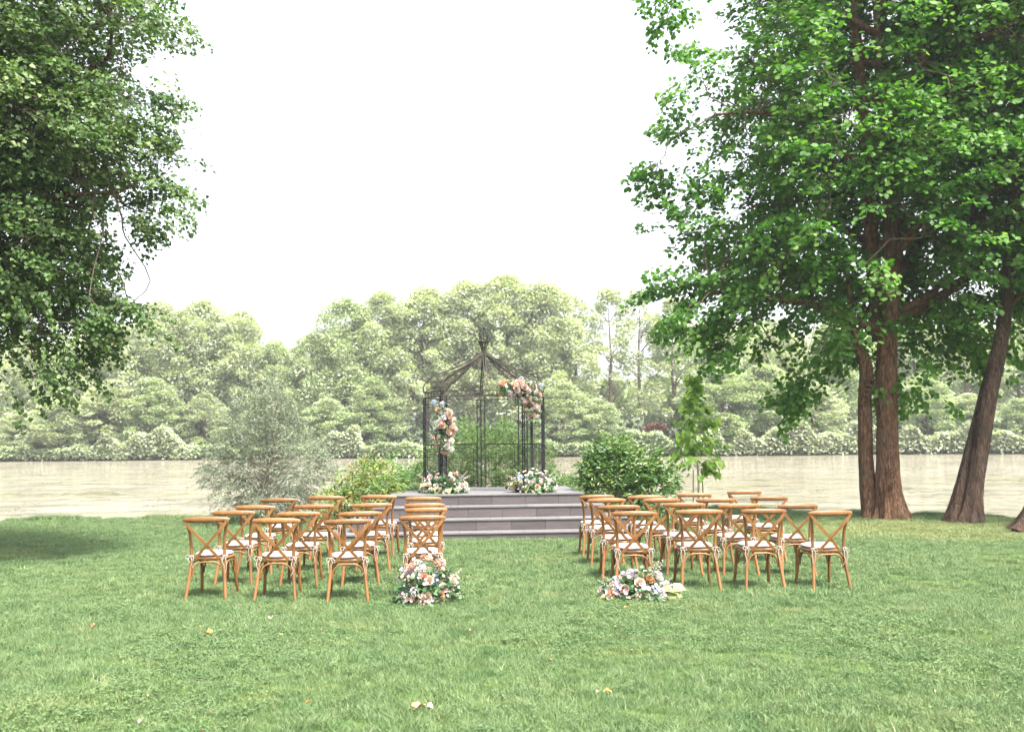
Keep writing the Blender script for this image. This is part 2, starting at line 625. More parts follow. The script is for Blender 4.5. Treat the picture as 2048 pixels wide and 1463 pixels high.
pts, pid, prot, pscl = [], [], [], []
yy = 4.6
while yy < 25.5:
    half = yy * 0.56 + 1.2
    xx = -half
    while xx < half:
        x = xx + random.uniform(-.07, .07)
        y = yy + random.uniform(-.07, .07)
        xx += PATCH * 0.86
        if y > shore(x) + 0.35:
            continue
        # inside the stage footprint: none
        if -3.0 < x < 2.1 and 17.3 < y < 20.4:
            continue
        z = float(ground_z(x, y))
        nz = noise.noise(Vector((x * 0.55, y * 0.8, 3.3)))
        if y < 11:
            k = random.choice([4, 5]) if nz > 0.18 else random.choice([0, 1, 2, 3])
        else:
            k = random.choice([6, 7, 8])
        if y > shore(x) - 0.55:
            k = random.choice([9, 10, 7])
        pts.append((x, y, z))
        pid.append(k)
        prot.append(random.uniform(0, 6.283))
        pscl.append(random.uniform(0.8, 1.25) * (1 + 0.35 * noise.noise(Vector((x * .8, y * .8, 9)))))
    yy += PATCH * 0.86
gme = bpy.data.meshes.new("lawn_grass")
gme.from_pydata(pts, [], [])
for nm, typ, arr in (("pid", 'INT', pid), ("prot", 'FLOAT', prot), ("pscl", 'FLOAT', pscl)):
    a = gme.attributes.new(nm, typ, 'POINT')
    a.data.foreach_set("value", arr)
lawn = link("lawn_grass", gme, None, kind='stuff', label="short green lawn grass with clover, paler dried patches and painted sun dapples")
lawn['category'] = 'grass'
ng = bpy.data.node_groups.new("scatter_patches", 'GeometryNodeTree')
ng.interface.new_socket("Geometry", in_out='INPUT', socket_type='NodeSocketGeometry')
ng.interface.new_socket("Geometry", in_out='OUTPUT', socket_type='NodeSocketGeometry')
gi, go = ng.nodes.new("NodeGroupInput"), ng.nodes.new("NodeGroupOutput")
ci = ng.nodes.new("GeometryNodeCollectionInfo")
ci.inputs['Collection'].default_value = patch_col
ci.inputs['Separate Children'].default_value = True
ci.inputs['Reset Children'].default_value = True
iop = ng.nodes.new("GeometryNodeInstanceOnPoints")
iop.inputs['Pick Instance'].default_value = True


def named(nm, typ):
    n = ng.nodes.new("GeometryNodeInputNamedAttribute")
    n.data_type = typ
    n.inputs['Name'].default_value = nm
    return n.outputs['Attribute']


cx = ng.nodes.new("ShaderNodeCombineXYZ")
ng.links.new(named("prot", 'FLOAT'), cx.inputs[2])
e2r = ng.nodes.new("FunctionNodeEulerToRotation")
ng.links.new(cx.outputs[0], e2r.inputs[0])
ng.links.new(gi.outputs[0], iop.inputs['Points'])
ng.links.new(ci.outputs[0], iop.inputs['Instance'])
ng.links.new(named("pid", 'INT'), iop.inputs['Instance Index'])
ng.links.new(e2r.outputs[0], iop.inputs['Rotation'])
ng.links.new(named("pscl", 'FLOAT'), iop.inputs['Scale'])
ng.links.new(iop.outputs[0], go.inputs[0])
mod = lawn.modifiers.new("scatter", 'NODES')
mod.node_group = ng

# ------------------------------------------------------------------ materials for trees
bark_m, nt, p = mat("bark")
geo = node(nt, "ShaderNodeNewGeometry")
st = mapping(nt, geo.outputs['Position'], (1, 1, 0.22))
b1 = noise_tex(nt, st, 22, 5, 0.65, 1.2)
b2 = noise_tex(nt, geo.outputs['Position'], 3.5, 4)
b3 = noise_tex(nt, geo.outputs['Position'], 1.3, 3)
cc = ramp(nt, b1, [(0.3, (0.035, 0.018, 0.010)), (0.5, (0.16, 0.082, 0.048)), (0.72, (0.36, 0.21, 0.13))])
cc2 = mixc(nt, ramp(nt, b2, [(0.5, (0, 0, 0)), (0.75, (0.6, 0.6, 0.6))]), cc, (0.17, 0.14, 0.10))
cc3 = mixc(nt, ramp(nt, b3, [(0.5, (0, 0, 0)), (0.68, (0.55, 0.55, 0.55))]), cc2, (0.045, 0.045, 0.015))
nt.links.new(cc3, p.inputs['Base Color'])
p.inputs['Roughness'].default_value = 0.9
p.inputs['Specular IOR Level'].default_value = 0.15
bump(nt, p, b1, 1.0, 0.09)
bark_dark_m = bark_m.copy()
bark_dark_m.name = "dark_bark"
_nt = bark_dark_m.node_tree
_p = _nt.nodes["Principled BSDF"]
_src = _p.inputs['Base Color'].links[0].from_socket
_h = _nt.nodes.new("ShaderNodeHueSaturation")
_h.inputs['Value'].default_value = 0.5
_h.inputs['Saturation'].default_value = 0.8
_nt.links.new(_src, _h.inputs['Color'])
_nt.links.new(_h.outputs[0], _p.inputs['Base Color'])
twig_m = plain("twig_bark", (0.10, 0.075, 0.05), 0.85, 0.3, 12)
pale_twig_m = plain("olive_bark", (0.30, 0.26, 0.20), 0.85, 0.25, 14)
far_bark_m = plain("far_bark", (0.14, 0.10, 0.08), 0.9, 0.4, 1.5)

lime_leaf = leaf_material("lime_leaf", (0.024, 0.058, 0.014), (0.070, 0.135, 0.034), (0.20, 0.26, 0.105), 0.38, patch=1.1)
alder_leaf = leaf_material("alder_leaf", (0.020, 0.075, 0.010), (0.065, 0.185, 0.020), (0.19, 0.33, 0.07), 0.5, rough=0.5, spec=0.3, patch=1.0)
shade_leaf = leaf_material("shade_leaf", (0.02, 0.06, 0.015), (0.045, 0.11, 0.025), (0.09, 0.16, 0.04), 0.25)
far_leaf_a = leaf_material("far_leaf_yellow", (0.22, 0.245, 0.165), (0.43, 0.465, 0.34), (0.54, 0.56, 0.43), 0.38, rough=1.0, spec=0.0, patch=0.25)  # both far leaf colours are paled to carry haze and strong sunlight
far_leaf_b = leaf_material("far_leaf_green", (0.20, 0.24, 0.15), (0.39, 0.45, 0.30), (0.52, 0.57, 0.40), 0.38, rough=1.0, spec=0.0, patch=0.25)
olive_leaf = leaf_material("olive_leaf", (0.075, 0.095, 0.06), (0.17, 0.20, 0.14), (0.33, 0.36, 0.28), 0.2, rough=0.45, spec=0.5, patch=3)
laurel_leaf = leaf_material("laurel_leaf", (0.03, 0.085, 0.02), (0.07, 0.15, 0.03), (0.20, 0.26, 0.07), 0.28, rough=0.35, spec=0.6, patch=2.2)
photinia_leaf = leaf_material("photinia_leaf", (0.06, 0.13, 0.03), (0.13, 0.22, 0.05), (0.36, 0.22, 0.06), 0.3, rough=0.4, spec=0.5, patch=5)
willow_leaf = leaf_material("feathery_leaf", (0.05, 0.10, 0.03), (0.11, 0.19, 0.055), (0.22, 0.30, 0.11), 0.35, patch=2)
hedge_leaf = leaf_material("ground_shrub_leaf", (0.05, 0.12, 0.03), (0.11, 0.22, 0.05), (0.22, 0.33, 0.11), 0.3, patch=3)
sapling_leaf = leaf_material("sapling_leaf", (0.09, 0.20, 0.025), (0.21, 0.37, 0.05), (0.40, 0.52, 0.15), 0.5, rough=0.4, patch=4)


# ------------------------------------------------------------------ tree builders
def trunk_mesh(name, path, radii, rings=90, seg=48, flare=0.9, roots=6, seed=0, lobes=0.10):
    sp = spline(path, max(2, rings // (len(path) - 1)))
    n = len(sp)
    rr = lerp_list(radii, n)
    V = np.zeros((n, seg, 3))
    for i, q in enumerate(sp):
        a = sp[max(0, i - 1)]
        b = sp[min(n - 1, i + 1)]
        t = (b - a).normalized()
        s = t.cross(Vector((0, 1, 0))).normalized()
        w = s.cross(t)
        h = q.z - sp[0].z
        for k in range(seg):
            th = 2 * math.pi * k / seg
            r = rr[i]
            fl = math.exp(-h / 0.26)
            rt = 0.5 + 0.5 * math.sin(roots * th + seed + 0.6 * math.sin(2 * th + seed))
            r *= 1 + flare * fl * (0.28 + 0.95 * rt ** 2)
            nz = noise.noise(Vector((math.cos(th) * 1.2 + seed, math.sin(th) * 1.2, q.z * 0.8)))
            nf = noise.noise(Vector((math.cos(th) * 6 + seed, math.sin(th) * 6, q.z * 2.2)))
            ff = 1 - abs(noise.noise(Vector((math.cos(th) * 7.5 + seed, math.sin(th) * 7.5, q.z * 1.6)))) * 2.2
            ff = max(0, ff) ** 2
            r *= 1 + lobes * nz * 1.6 + 0.05 * nf - 0.075 * ff
            V[i, k] = q + s * math.cos(th) * r + w * math.sin(th) * r
    idx = np.arange(n * seg).reshape(n, seg)
    F = np.stack([idx[:-1], np.roll(idx[:-1], -1, 1), np.roll(idx[1:], -1, 1), idx[1:]], -1).reshape(-1, 4)
    return np_mesh(name, V.reshape(-1, 3), F, smooth=True)


def poly_crown_points(poly, y0, depth, n, gap=0.0, off=0.0, freq=0.8, edge=0.0):
    """Points in a pillow-shaped volume over an outline in the x-z plane."""
    P = np.array(poly)
    lo, hi = P.min(0), P.max(0)
    out = []
    tot = 0
    while tot < n:
        m = n * 2
        x = RNG.uniform(lo[0], hi[0], m)
        z = RNG.uniform(lo[1], hi[1], m)
        d = poly_dist(poly, x, z)
        hd = np.clip(0.35 + d * 1.5, 0, depth)
        y = RNG.uniform(-1, 1, m)
        y = np.sign(y) * np.abs(y) ** 0.75 * depth
        ok = (d > edge) & (np.abs(y) < hd)
        Q = np.stack([x, y0 + y, z], 1)[ok]
        if gap > -1:
            nz = noise3(Q, freq, off)
            Q = Q[nz > gap]
        out.append(Q)
        tot += len(Q)
    return np.concatenate(out)[:n]


def limb_path(a, b, sag=0.1, jit=0.25, n=5):
    a, b = Vector(a), Vector(b)
    L = (b - a).length
    pts = [a]
    for i in range(1, n):
        t = i / n
        q = a.lerp(b, t)
        q.z += math.sin(t * math.pi) * L * sag
        q += Vector((random.gauss(0, 1), random.gauss(0, 1), random.gauss(0, .6))) * jit * L * 0.12
        pts.append(q)
    pts.append(b)
    return spline(pts, 3)


def crown_tree(root, clusters, trunk_pts, trunk_rad, leaf_mat_, leaf_kind, leaf_size, n_leaf, spray_len, spray_w,
               n_limb=14, n_sec=150, centre=None, droop=0.25, limb_r=0.10, twigs=True, bark=None, up_jit=0.45, tilt=(0, 0, 1)):
    """Limbs, branches and leaves reaching the given cluster points."""
    bark = bark or bark_m
    cen = np.array(centre if centre is not None else clusters.mean(0))
    # main limbs: farthest-point picks
    sel = [int(np.argmax(np.linalg.norm(clusters - cen, axis=1)))]
    dm = np.linalg.norm(clusters - clusters[sel[0]], axis=1)
    for _ in range(n_limb - 1):
        k = int(np.argmax(dm * RNG.uniform(0.75, 1, len(dm))))
        sel.append(k)
        dm = np.minimum(dm, np.linalg.norm(clusters - clusters[k], axis=1))
    T = np.array([tuple(q) for q in trunk_pts])
    nodes, nrad = [], []
    for k in sel:
        tgt = clusters[k] * 0.86 + cen * 0.14
        # start on the trunk lower than the target, limbs rise outwards
        score = np.abs(T[:, 2] - (tgt[2] - 0.45 * np.linalg.norm(T[:, :2] - tgt[:2], axis=1)))
        j = int(np.argmin(score))
        pth = limb_path(T[j], tgt, 0.10, 0.5)
        L = (Vector(T[j]) - Vector(tgt)).length
        r0 = min(limb_r * (0.5 + 0.16 * L), trunk_rad[min(j, len(trunk_rad) - 1)] * 0.62)
        rad = [r0 * (1 - 0.85 * i / (len(pth) - 1)) + 0.008 for i in range(len(pth))]
        m = MB()
        m.tube(pth, rad, 7)
        m.build("limb", bark, root, smooth=True)
        for q, r in zip(pth[2:], rad[2:]):
            nodes.append(tuple(q))
            nrad.append(r)
    nodes, nrad = np.array(nodes), np.array(nrad)
    m = MB()
    sec = RNG.choice(len(clusters), min(n_sec, len(clusters)), replace=False)
    snodes = [nodes]
    for k in sec:
        c = clusters[k]
        dd = np.linalg.norm(nodes - c, axis=1)
        j = int(np.argmin(dd))
        if dd[j] < 0.3:
            continue
        pth = limb_path(nodes[j], c, 0.05, 0.7, 4)
        r0 = min(nrad[j] * 0.6, 0.012 + 0.012 * dd[j])
        m.tube(pth, [r0 * (1 - 0.75 * i / (len(pth) - 1)) + 0.003 for i in range(len(pth))], 5, cap=False)
        snodes.append(np.array([tuple(q) for q in pth[2:]]))
    S = np.concatenate(snodes)
    pos_all = clusters
    # twig roots: step back from the cluster towards its branch
    dirs = np.zeros_like(clusters)
    for i in range(0, len(clusters), 400):
        ch = clusters[i:i + 400]
        D = np.linalg.norm(ch[:, None] - S[None], axis=2)
        j = D.argmin(1)
        v = ch - S[j]
        out = ch - cen
        out[:, 2] *= 0.35
        out /= np.maximum(np.linalg.norm(out, axis=1, keepdims=True), .01)
        vv = v / np.maximum(np.linalg.norm(v, axis=1, keepdims=True), .05)
        dirs[i:i + 400] = vv * 0.6 + out * 0.7 + RNG.normal(0, .25, v.shape)
        if twigs:
            for a, q, dv, dist in zip(ch, S[j], dirs[i:i + 400], D[np.arange(len(ch)), j]):
                if dist < 2.2 and random.random() < 0.6:
                    e = a + dv / np.linalg.norm(dv) * spray_len * 0.8
                    e[2] -= droop * spray_len * 0.4
                    mid = (np.array(q) + a) / 2 + RNG.normal(0, .05, 3)
                    m.tube([q, mid, a, e], [0.008, 0.006, 0.005, 0.002], 3, cap=False)
    m.build("branches", twig_m if bark is bark_m else bark, root, smooth=True, kind='stuff')
    pos, d, up, sz, rnd = spray_leaves(pos_all, dirs, n_leaf, spray_len, spray_w, leaf_size, droop, up_jit, tilt=tilt)
    return link("crown", leaves_mesh("crown", pos, d, up, sz, leaf_kind, rnd), leaf_mat_, root, kind='stuff')


def localise(root):
    """Children were built in world space: move them into the root's space."""
    bpy.context.view_layer.update()
    mi = root.matrix_world.inverted()
    for ch in root.children:
        if ch.type == 'MESH' and ch.data.users == 1:
            ch.data.transform(mi)


# ---- right-hand tree: twin trunk alder
GA = (7.55, 20.0)
zA = float(ground_z(*GA)) - 0.06
treeA = thing("alder_tree", "big twin-stemmed broadleaf tree with flared roots and russet bark, right of the chairs", "tree", (GA[0], GA[1], zA))
pA = [(7.55, 20.0, zA), (7.50, 20.0, 1.0), (7.52, 20.0, 2.6), (7.66, 19.98, 4.5), (7.75, 19.95, 6.5), (7.68, 20.0, 9.0), (7.6, 20.1, 12.0), (7.55, 20.2, 14.2)]
rA = [0.29, 0.225, 0.195, 0.185, 0.16, 0.12, 0.08, 0.03]
link("trunk", trunk_mesh("trunk", pA, rA, 220, 96, 0.65, 6, 1.0), bark_m, treeA)
pA2 = [(7.28, 20.22, zA), (7.16, 20.24, 1.0), (7.16, 20.24, 2.3), (7.2, 20.2, 3.05), (7.02, 20.15, 3.5), (6.88, 20.1, 4.3), (6.84, 20.05, 5.2)]
rA2 = [0.20, 0.15, 0.135, 0.125, 0.075, 0.055, 0.035]
link("trunk", trunk_mesh("trunk", pA2, rA2, 110, 72, 0.7, 5, 4.0, 0.16), bark_m, treeA, label="second knobbly stem leaning left with a broken-off thin top")
pA3 = [(7.5, 20.3, 3.6), (7.45, 20.3, 5.2), (7.4, 20.3, 7.5), (7.25, 20.3, 10.5), (7.2, 20.3, 13.0)]
link("trunk", trunk_mesh("trunk", pA3, [0.12, 0.15, 0.13, 0.10, 0.04], 60, 24, 0.0, 5, 7.0), bark_m, treeA)
# knot scar and broken bark hollow on the small stem
mb = MB()
for (kx, kz, kr) in ((7.14, 2.55, .07), (7.22, 2.75, .09), (7.09, 2.35, .05), (7.46, 1.02, .05), (7.49, .78, .035)):
    ky = 20.24 - 0.175 if kx < 7.4 else 20.0 - 0.275
    ring = [(kx + math.cos(a) * kr, ky - 0.01, kz + math.sin(a) * kr * 0.8) for a in np.linspace(0, 6.283, 13)]
    mb.tube(ring, 0.022, 6, cap=False)
mb.build("knot", bark_m, treeA, smooth=True, kind='stuff')
SA = 100.0


def pxA(x, y, d=20.0):
    """Outline point of a crown at distance d, written in photograph pixels, turned into metres (x, z)."""
    yh = 870 - (x - 1024) * 0.0087
    return ((x - 1024) * d / 1991, EYE + (yh - y) * d / 1991)


outA = [pxA(*q) for q in [(1560, -420), (1530, -60), (1490, 60), (1450, 130), (1405, 215), (1460, 262), (1395, 330), (1410, 385), (1400, 440),
                          (1400, 520), (1395, 590), (1405, 630), (1440, 650), (1460, 665), (1500, 680), (1545, 670), (1590, 705),
                          (1650, 745), (1740, 755), (1830, 760), (1878, 715), (1950, 690), (2000, 690), (2060, 640), (2250, 560), (2500, 300), (2400, -420), (2000, -600)]]
clA = poly_crown_points(outA, 20.6, 2.9, 5400, gap=-0.24, off=3.1, freq=0.85)
ex = []
for (tx, tz, n_) in ((1350, 330, 16), (1372, 212, 12), (1350, 560, 14), (1365, 625, 12), (1480, 675, 12), (1600, 760, 14), (1610, 775, 8), (1430, 650, 10), (1440, 105, 12), (1370, 400, 10), (1800, 765, 12), (1940, 700, 8)):
    q = pxA(tx, tz)
    ex.append(np.stack([q[0] + RNG.normal(0.12, .2, n_), 20.3 + RNG.normal(0, .5, n_), q[1] + RNG.normal(0, .14, n_)], 1))
clA = np.concatenate([clA] + ex)
# keep the trunk of the tree in view: fewer sprays straight in front of it
keep = ~((np.abs(clA[:, 0] - 7.55) < 0.6) & (clA[:, 1] < 19.8) & (clA[:, 2] < 5.6) & (RNG.random(len(clA)) < 0.93))
keep &= ~((np.abs(clA[:, 0] - 7.3 + (20.0 - clA[:, 1]) * .37) < 0.55) & (clA[:, 1] < 20.1) & (clA[:, 2] >= 5.2) & (RNG.random(len(clA)) < 0.96))
keep &= ~((np.abs(clA[:, 0] - 7.0) < 0.35) & (clA[:, 1] < 20.0) & (clA[:, 2] < 5.3) & (RNG.random(len(clA)) < 0.85))
clA = clA[keep]
q_ = np.stack([RNG.normal(6.95, .38, 60), RNG.normal(18.1, .2, 60), RNG.normal(6.9, .42, 60)], 1)
clA = np.concatenate([clA, q_])   # the bright spray in front of the stems
tA = spline(pA, 10)[26:]
crown_tree(treeA, clA, tA, [0.25] * 100, alder_leaf, 'round', 0.105, 34, 0.62, 0.20, n_limb=26, n_sec=230,
           centre=(7.6, 20.4, 6.5), droop=0.22, limb_r=0.085, up_jit=0.55, tilt=(-0.15, -0.55, 1))
# pale bare twigs that hang in front
localise(treeA)

# ---- second and third leaning trunks at the right edge
GB = (8.62, 18.95)
zB = float(ground_z(*GB)) - 0.08
treeB = thing("leaning_tree", "dark-barked twin-stem tree leaning right over the water at the right edge", "tree", (GB[0], GB[1], zB))
pB = [(8.62, 18.95, zB), (8.78, 18.95, 0.9), (9.02, 18.95, 2.1), (9.38, 18.95, 3.6), (9.62, 18.95, 5.3), (9.95, 19.0, 8.5), (10.2, 19.1, 12)]
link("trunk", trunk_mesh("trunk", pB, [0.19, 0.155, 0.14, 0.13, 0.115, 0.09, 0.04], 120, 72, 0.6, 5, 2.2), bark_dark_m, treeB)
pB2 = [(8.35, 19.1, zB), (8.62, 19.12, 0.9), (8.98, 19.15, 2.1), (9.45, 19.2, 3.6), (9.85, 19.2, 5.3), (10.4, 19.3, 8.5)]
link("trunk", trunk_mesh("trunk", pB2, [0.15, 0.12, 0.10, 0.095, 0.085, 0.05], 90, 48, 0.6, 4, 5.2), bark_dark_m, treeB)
outB = [pxA(x, y, 19.0) for x, y in [(1790, -420), (1800, 60), (1830, 250), (1860, 420), (1900, 560), (1960, 660), (2060, 690), (2300, 700), (2500, 500), (2500, -300), (2200, -500)]]
clB = poly_crown_points(outB, 20.2, 2.0, 900, gap=-0.12, off=8.1)
crown_tree(treeB, clB, spline(pB, 8)[20:], [0.2] * 100, alder_leaf, 'round', 0.10, 34, 0.6, 0.2, n_limb=8, n_sec=60, centre=(10.2, 19.5, 6.5), limb_r=0.07, tilt=(-0.15, -0.55, 1))
localise(treeB)
GC = (8.95, 17.4)
zC = float(ground_z(*GC)) - 0.08
treeC = thing("leaning_tree", "thick dark trunk cut by the right edge of the picture, leaning out of view", "tree", (GC[0], GC[1], zC))
pC = [(8.95, 17.4, zC), (9.3, 17.4, 0.75), (9.95, 17.5, 2.0), (11.2, 17.7, 4.2), (12.2, 17.8, 7.0), (12.8, 18, 10)]
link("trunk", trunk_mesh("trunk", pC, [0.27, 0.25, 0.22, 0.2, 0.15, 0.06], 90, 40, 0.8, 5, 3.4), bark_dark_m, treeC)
clC = poly_crown_points([(10.4, 5), (10.2, 8), (11, 12), (14, 12), (15.5, 8), (14, 4.5), (12, 4)], 18, 1.8, 350, gap=-0.2, off=5)
crown_tree(treeC, clC, spline(pC, 8)[20:], [0.2] * 100, alder_leaf, 'round', 0.11, 28, 0.6, 0.2, n_limb=6, n_sec=30, centre=(12.6, 18, 7.5), limb_r=0.07, tilt=(-0.15, -0.55, 1))
localise(treeC)

# ---- left-hand lime tree: trunk outside the frame, boughs hang into view
GL = (-10.6, 14.2)
zL = float(ground_z(*GL)) - 0.05
treeL = thing("lime_tree", "large lime tree whose drooping leafy boughs fill the upper left of the picture", "tree", (GL[0], GL[1], zL))
pL = [(-10.6, 14.2, zL), (-10.6, 14.2, 2.0), (-10.5, 14.2, 4.5), (-10.6, 14.3, 8.0), (-10.5, 14.4, 12.5)]
link("trunk", trunk_mesh("trunk", pL, [0.42, 0.36, 0.32, 0.24, 0.06], 80, 40, 0.7, 6, 8.8), bark_m, treeL)
outL = [pxA(x, y, 14.2) for x, y in [(150, -190), (250, -120), (285, 20), (215, 80), (215, 160), (285, 195), (300, 250), (325, 300), (325, 365), (285, 395),
                                     (235, 410), (185, 400), (165, 430), (200, 470), (215, 505), (205, 560), (222, 600), (195, 640), (170, 670), (135, 695), (100, 715),
                                     (60, 700), (0, 700), (-150, 690), (-500, 600), (-800, 300), (-700, 0), (-300, -190)]]
clL = poly_crown_points(outL, 14.0, 2.1, 4900, gap=-0.36, off=1.7, freq=0.95)
ex = []
for (tx, tz, n_) in ((300, 22, 14), (305, 185, 14), (318, 290, 16), (315, 365, 14), (285, 420, 12), (280, 450, 4), (235, 600, 14), (250, 612, 6), (215, 495, 8), (190, 680, 8), (150, 715, 8), (95, 740, 8), (205, 640, 6)):
    q = pxA(tx, tz, 14.0)
    ex.append(np.stack([q[0] + RNG.normal(-0.15, .14, n_), 14.0 + RNG.normal(0, .35, n_), q[1] + RNG.normal(0, .1, n_)], 1))
clL = np.concatenate([clL] + ex)
crown_tree(treeL, clL, spline(pL, 10)[16:], [0.3] * 100, lime_leaf, 'heart', 0.062, 44, 0.5, 0.16, n_limb=24, n_sec=230,
           centre=(-9.2, 14.0, 6.0), droop=0.5, limb_r=0.07, up_jit=0.6, tilt=(0.1, -0.5, 1))
localise(treeL)

# ---- high branch tip that enters the top of the picture
br = thing("overhanging_branch", "small leafy branch tip hanging into the white sky at the top edge", "branch", (4.0, 17.0, 10.6))
cl = np.stack([RNG.normal(2.75, .17, 26), RNG.normal(17.0, .25, 26), RNG.normal(8.98, .22, 26)], 1)
cl = np.concatenate([cl, np.stack([RNG.normal(2.85, .3, 20), RNG.normal(17.0, .3, 20), RNG.normal(9.5, .15, 20)], 1)])
mb = MB()
mb.tube(spline([(6.0, 18.4, 11.5), (4.6, 17.6, 11.0), (3.5, 17.1, 10.2), (2.85, 17.0, 9.2), (2.7, 17.0, 8.75)], 5), lerp_list([.05, .035, .022, .01, .004], 21), 6)
mb.build("stem", twig_m, br, smooth=True)
pos, d, up, sz, rnd = spray_leaves(cl, cl - np.array([3.0, 17, 9.5]) + RNG.normal(0, .2, cl.shape), 13, .22, .09, .085, .3, .6)
link("foliage", leaves_mesh("foliage", pos, d, up, sz, 'round', rnd), alder_leaf, br, kind='stuff')
localise(br)

# ------------------------------------------------------------------ far bank trees
def puff_tree_arrays(n_puff, per, h, r, base, size, seed, sparse=0.0, taper=0.25):
    g = np.random.default_rng(seed)
    t = g.random(n_puff) ** 0.85
    zz = base + (h - base) * t
    prof = np.sqrt(np.clip(1 - (2 * t - 0.78) ** 2 * 0.62, 0.03, 1)) * (1 - taper * t ** 2.2)
    prof = np.where(t > 0.9, prof * (1.02 - (t - 0.9) * 7.5), prof)
    a = g.random(n_puff) * 6.283
    lob = 1 + 0.22 * np.sin(3 * a + seed) + 0.14 * np.sin(5 * a + 2 * seed + zz)
    rad = r * prof * lob * g.uniform(0.3 if not sparse else 0.1, 1.0, n_puff) ** 0.4
    cen = np.stack([np.cos(a) * rad, np.sin(a) * rad, zz], 1)
    pr = g.uniform(0.65, 1.5, n_puff) * r / 4.6
    u = g.normal(0, 1, (n_puff, per, 3))
    u /= np.linalg.norm(u, axis=2, keepdims=True)
    u[..., 2] = np.abs(u[..., 2]) * np.where(g.random((n_puff, per)) < 0.3, -1, 1)
    rr = g.uniform(0.35, 1.08, (n_puff, per, 1)) ** 0.6
    P = cen[:, None] + u * rr * pr[:, None, None] * np.array([1, 1, 0.72])
    # layered: pieces hang outwards
    out = cen.copy()
    out[:, 2] = 0
    out /= np.maximum(np.linalg.norm(out, axis=1, keepdims=True), .1)
    P = P.reshape(-1, 3)
    O = np.repeat(out, per, 0)
    dirs = O * 0.6 + u.reshape(-1, 3) * 0.6 + g.normal(0, .4, P.shape)
    up = u.reshape(-1, 3) * 0.9 + np.array([0, 0, 0.7]) + g.normal(0, .22, P.shape)
    sz = size * g.uniform(0.6, 1.5, len(P))
    rnd = np.clip(np.repeat(g.random(n_puff), per) * .45 + g.random(len(P)) * .55, 0, 1)
    return P, dirs, up, sz, rnd


def quad_mesh(name, P, dirs, up, sz, rnd):
    M = rot_from(dirs, up)
    L = np.array([(-.34, .35, .04), (0, 0, 0), (.36, .45, .03), (0, 1, -.08)])
    V = np.einsum('nij,kj->nki', M, L) * sz[:, None, None] + P[:, None, :]
    n = len(P)
    return np_mesh(name, V.reshape(-1, 3), np.arange(n * 4).reshape(n, 4), np.repeat(rnd, 4))


def far_variant(i, sparse):
    n_p = 70 if sparse else 170
    a = puff_tree_arrays(n_p, 150 if not sparse else 110, 16.0, 4.3 if not sparse else 3.6, 2.2 if i % 2 else 1.2, 0.25, 40 + i, sparse)
    me = quad_mesh("crown", *a)
    mb = MB()
    rs = random.Random(i)
    mb.tube(spline([(0, 0, -.4), (rs.uniform(-.3, .3), 0, 4), (rs.uniform(-.4, .4), .1, 9), (0, 0, 15.2)], 4), lerp_list([.26, .2, .13, .03], 13), 7)
    if i % 3 == 1:
        mb.tube(spline([(.7, .2, -.4), (1.0, 0, 4), (1.9, .1, 9)], 4), lerp_list([.16, .12, .04], 9), 6)
    for k in range(13):
        z = rs.uniform(3.5, 13)
        an = rs.uniform(0, 6.28)
        L = rs.uniform(1.8, 3.8) * (1 - z / 22)
        mb.tube([(0, 0, z), (math.cos(an) * L * .5, math.sin(an) * L * .5, z + .9), (math.cos(an) * L, math.sin(an) * L, z + 1.9)], [.07, .05, .02], 4, cap=False)
    tm = mb.mesh("trunk", True)
    tm.materials.append(far_bark_m)
    return me, tm


FV = []
for i in range(6):
    FV.append((*far_variant(i, 0), False))
for i in range(6, 8):
    FV.append((*far_variant(i, 1), True))
FV_alt = []
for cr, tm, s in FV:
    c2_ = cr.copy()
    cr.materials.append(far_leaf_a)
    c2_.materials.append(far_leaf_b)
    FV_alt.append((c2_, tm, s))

LOWV = []
for i in range(4):
    cr = quad_mesh("crown", *puff_tree_arrays(170, 140, 16.0, 4.4, 0.1, 0.27, 140 + i % 2, 0, .4))
    cr.materials.append(far_leaf_b if i > 1 else far_leaf_a)
    LOWV.append((cr, FV[i][1], False))

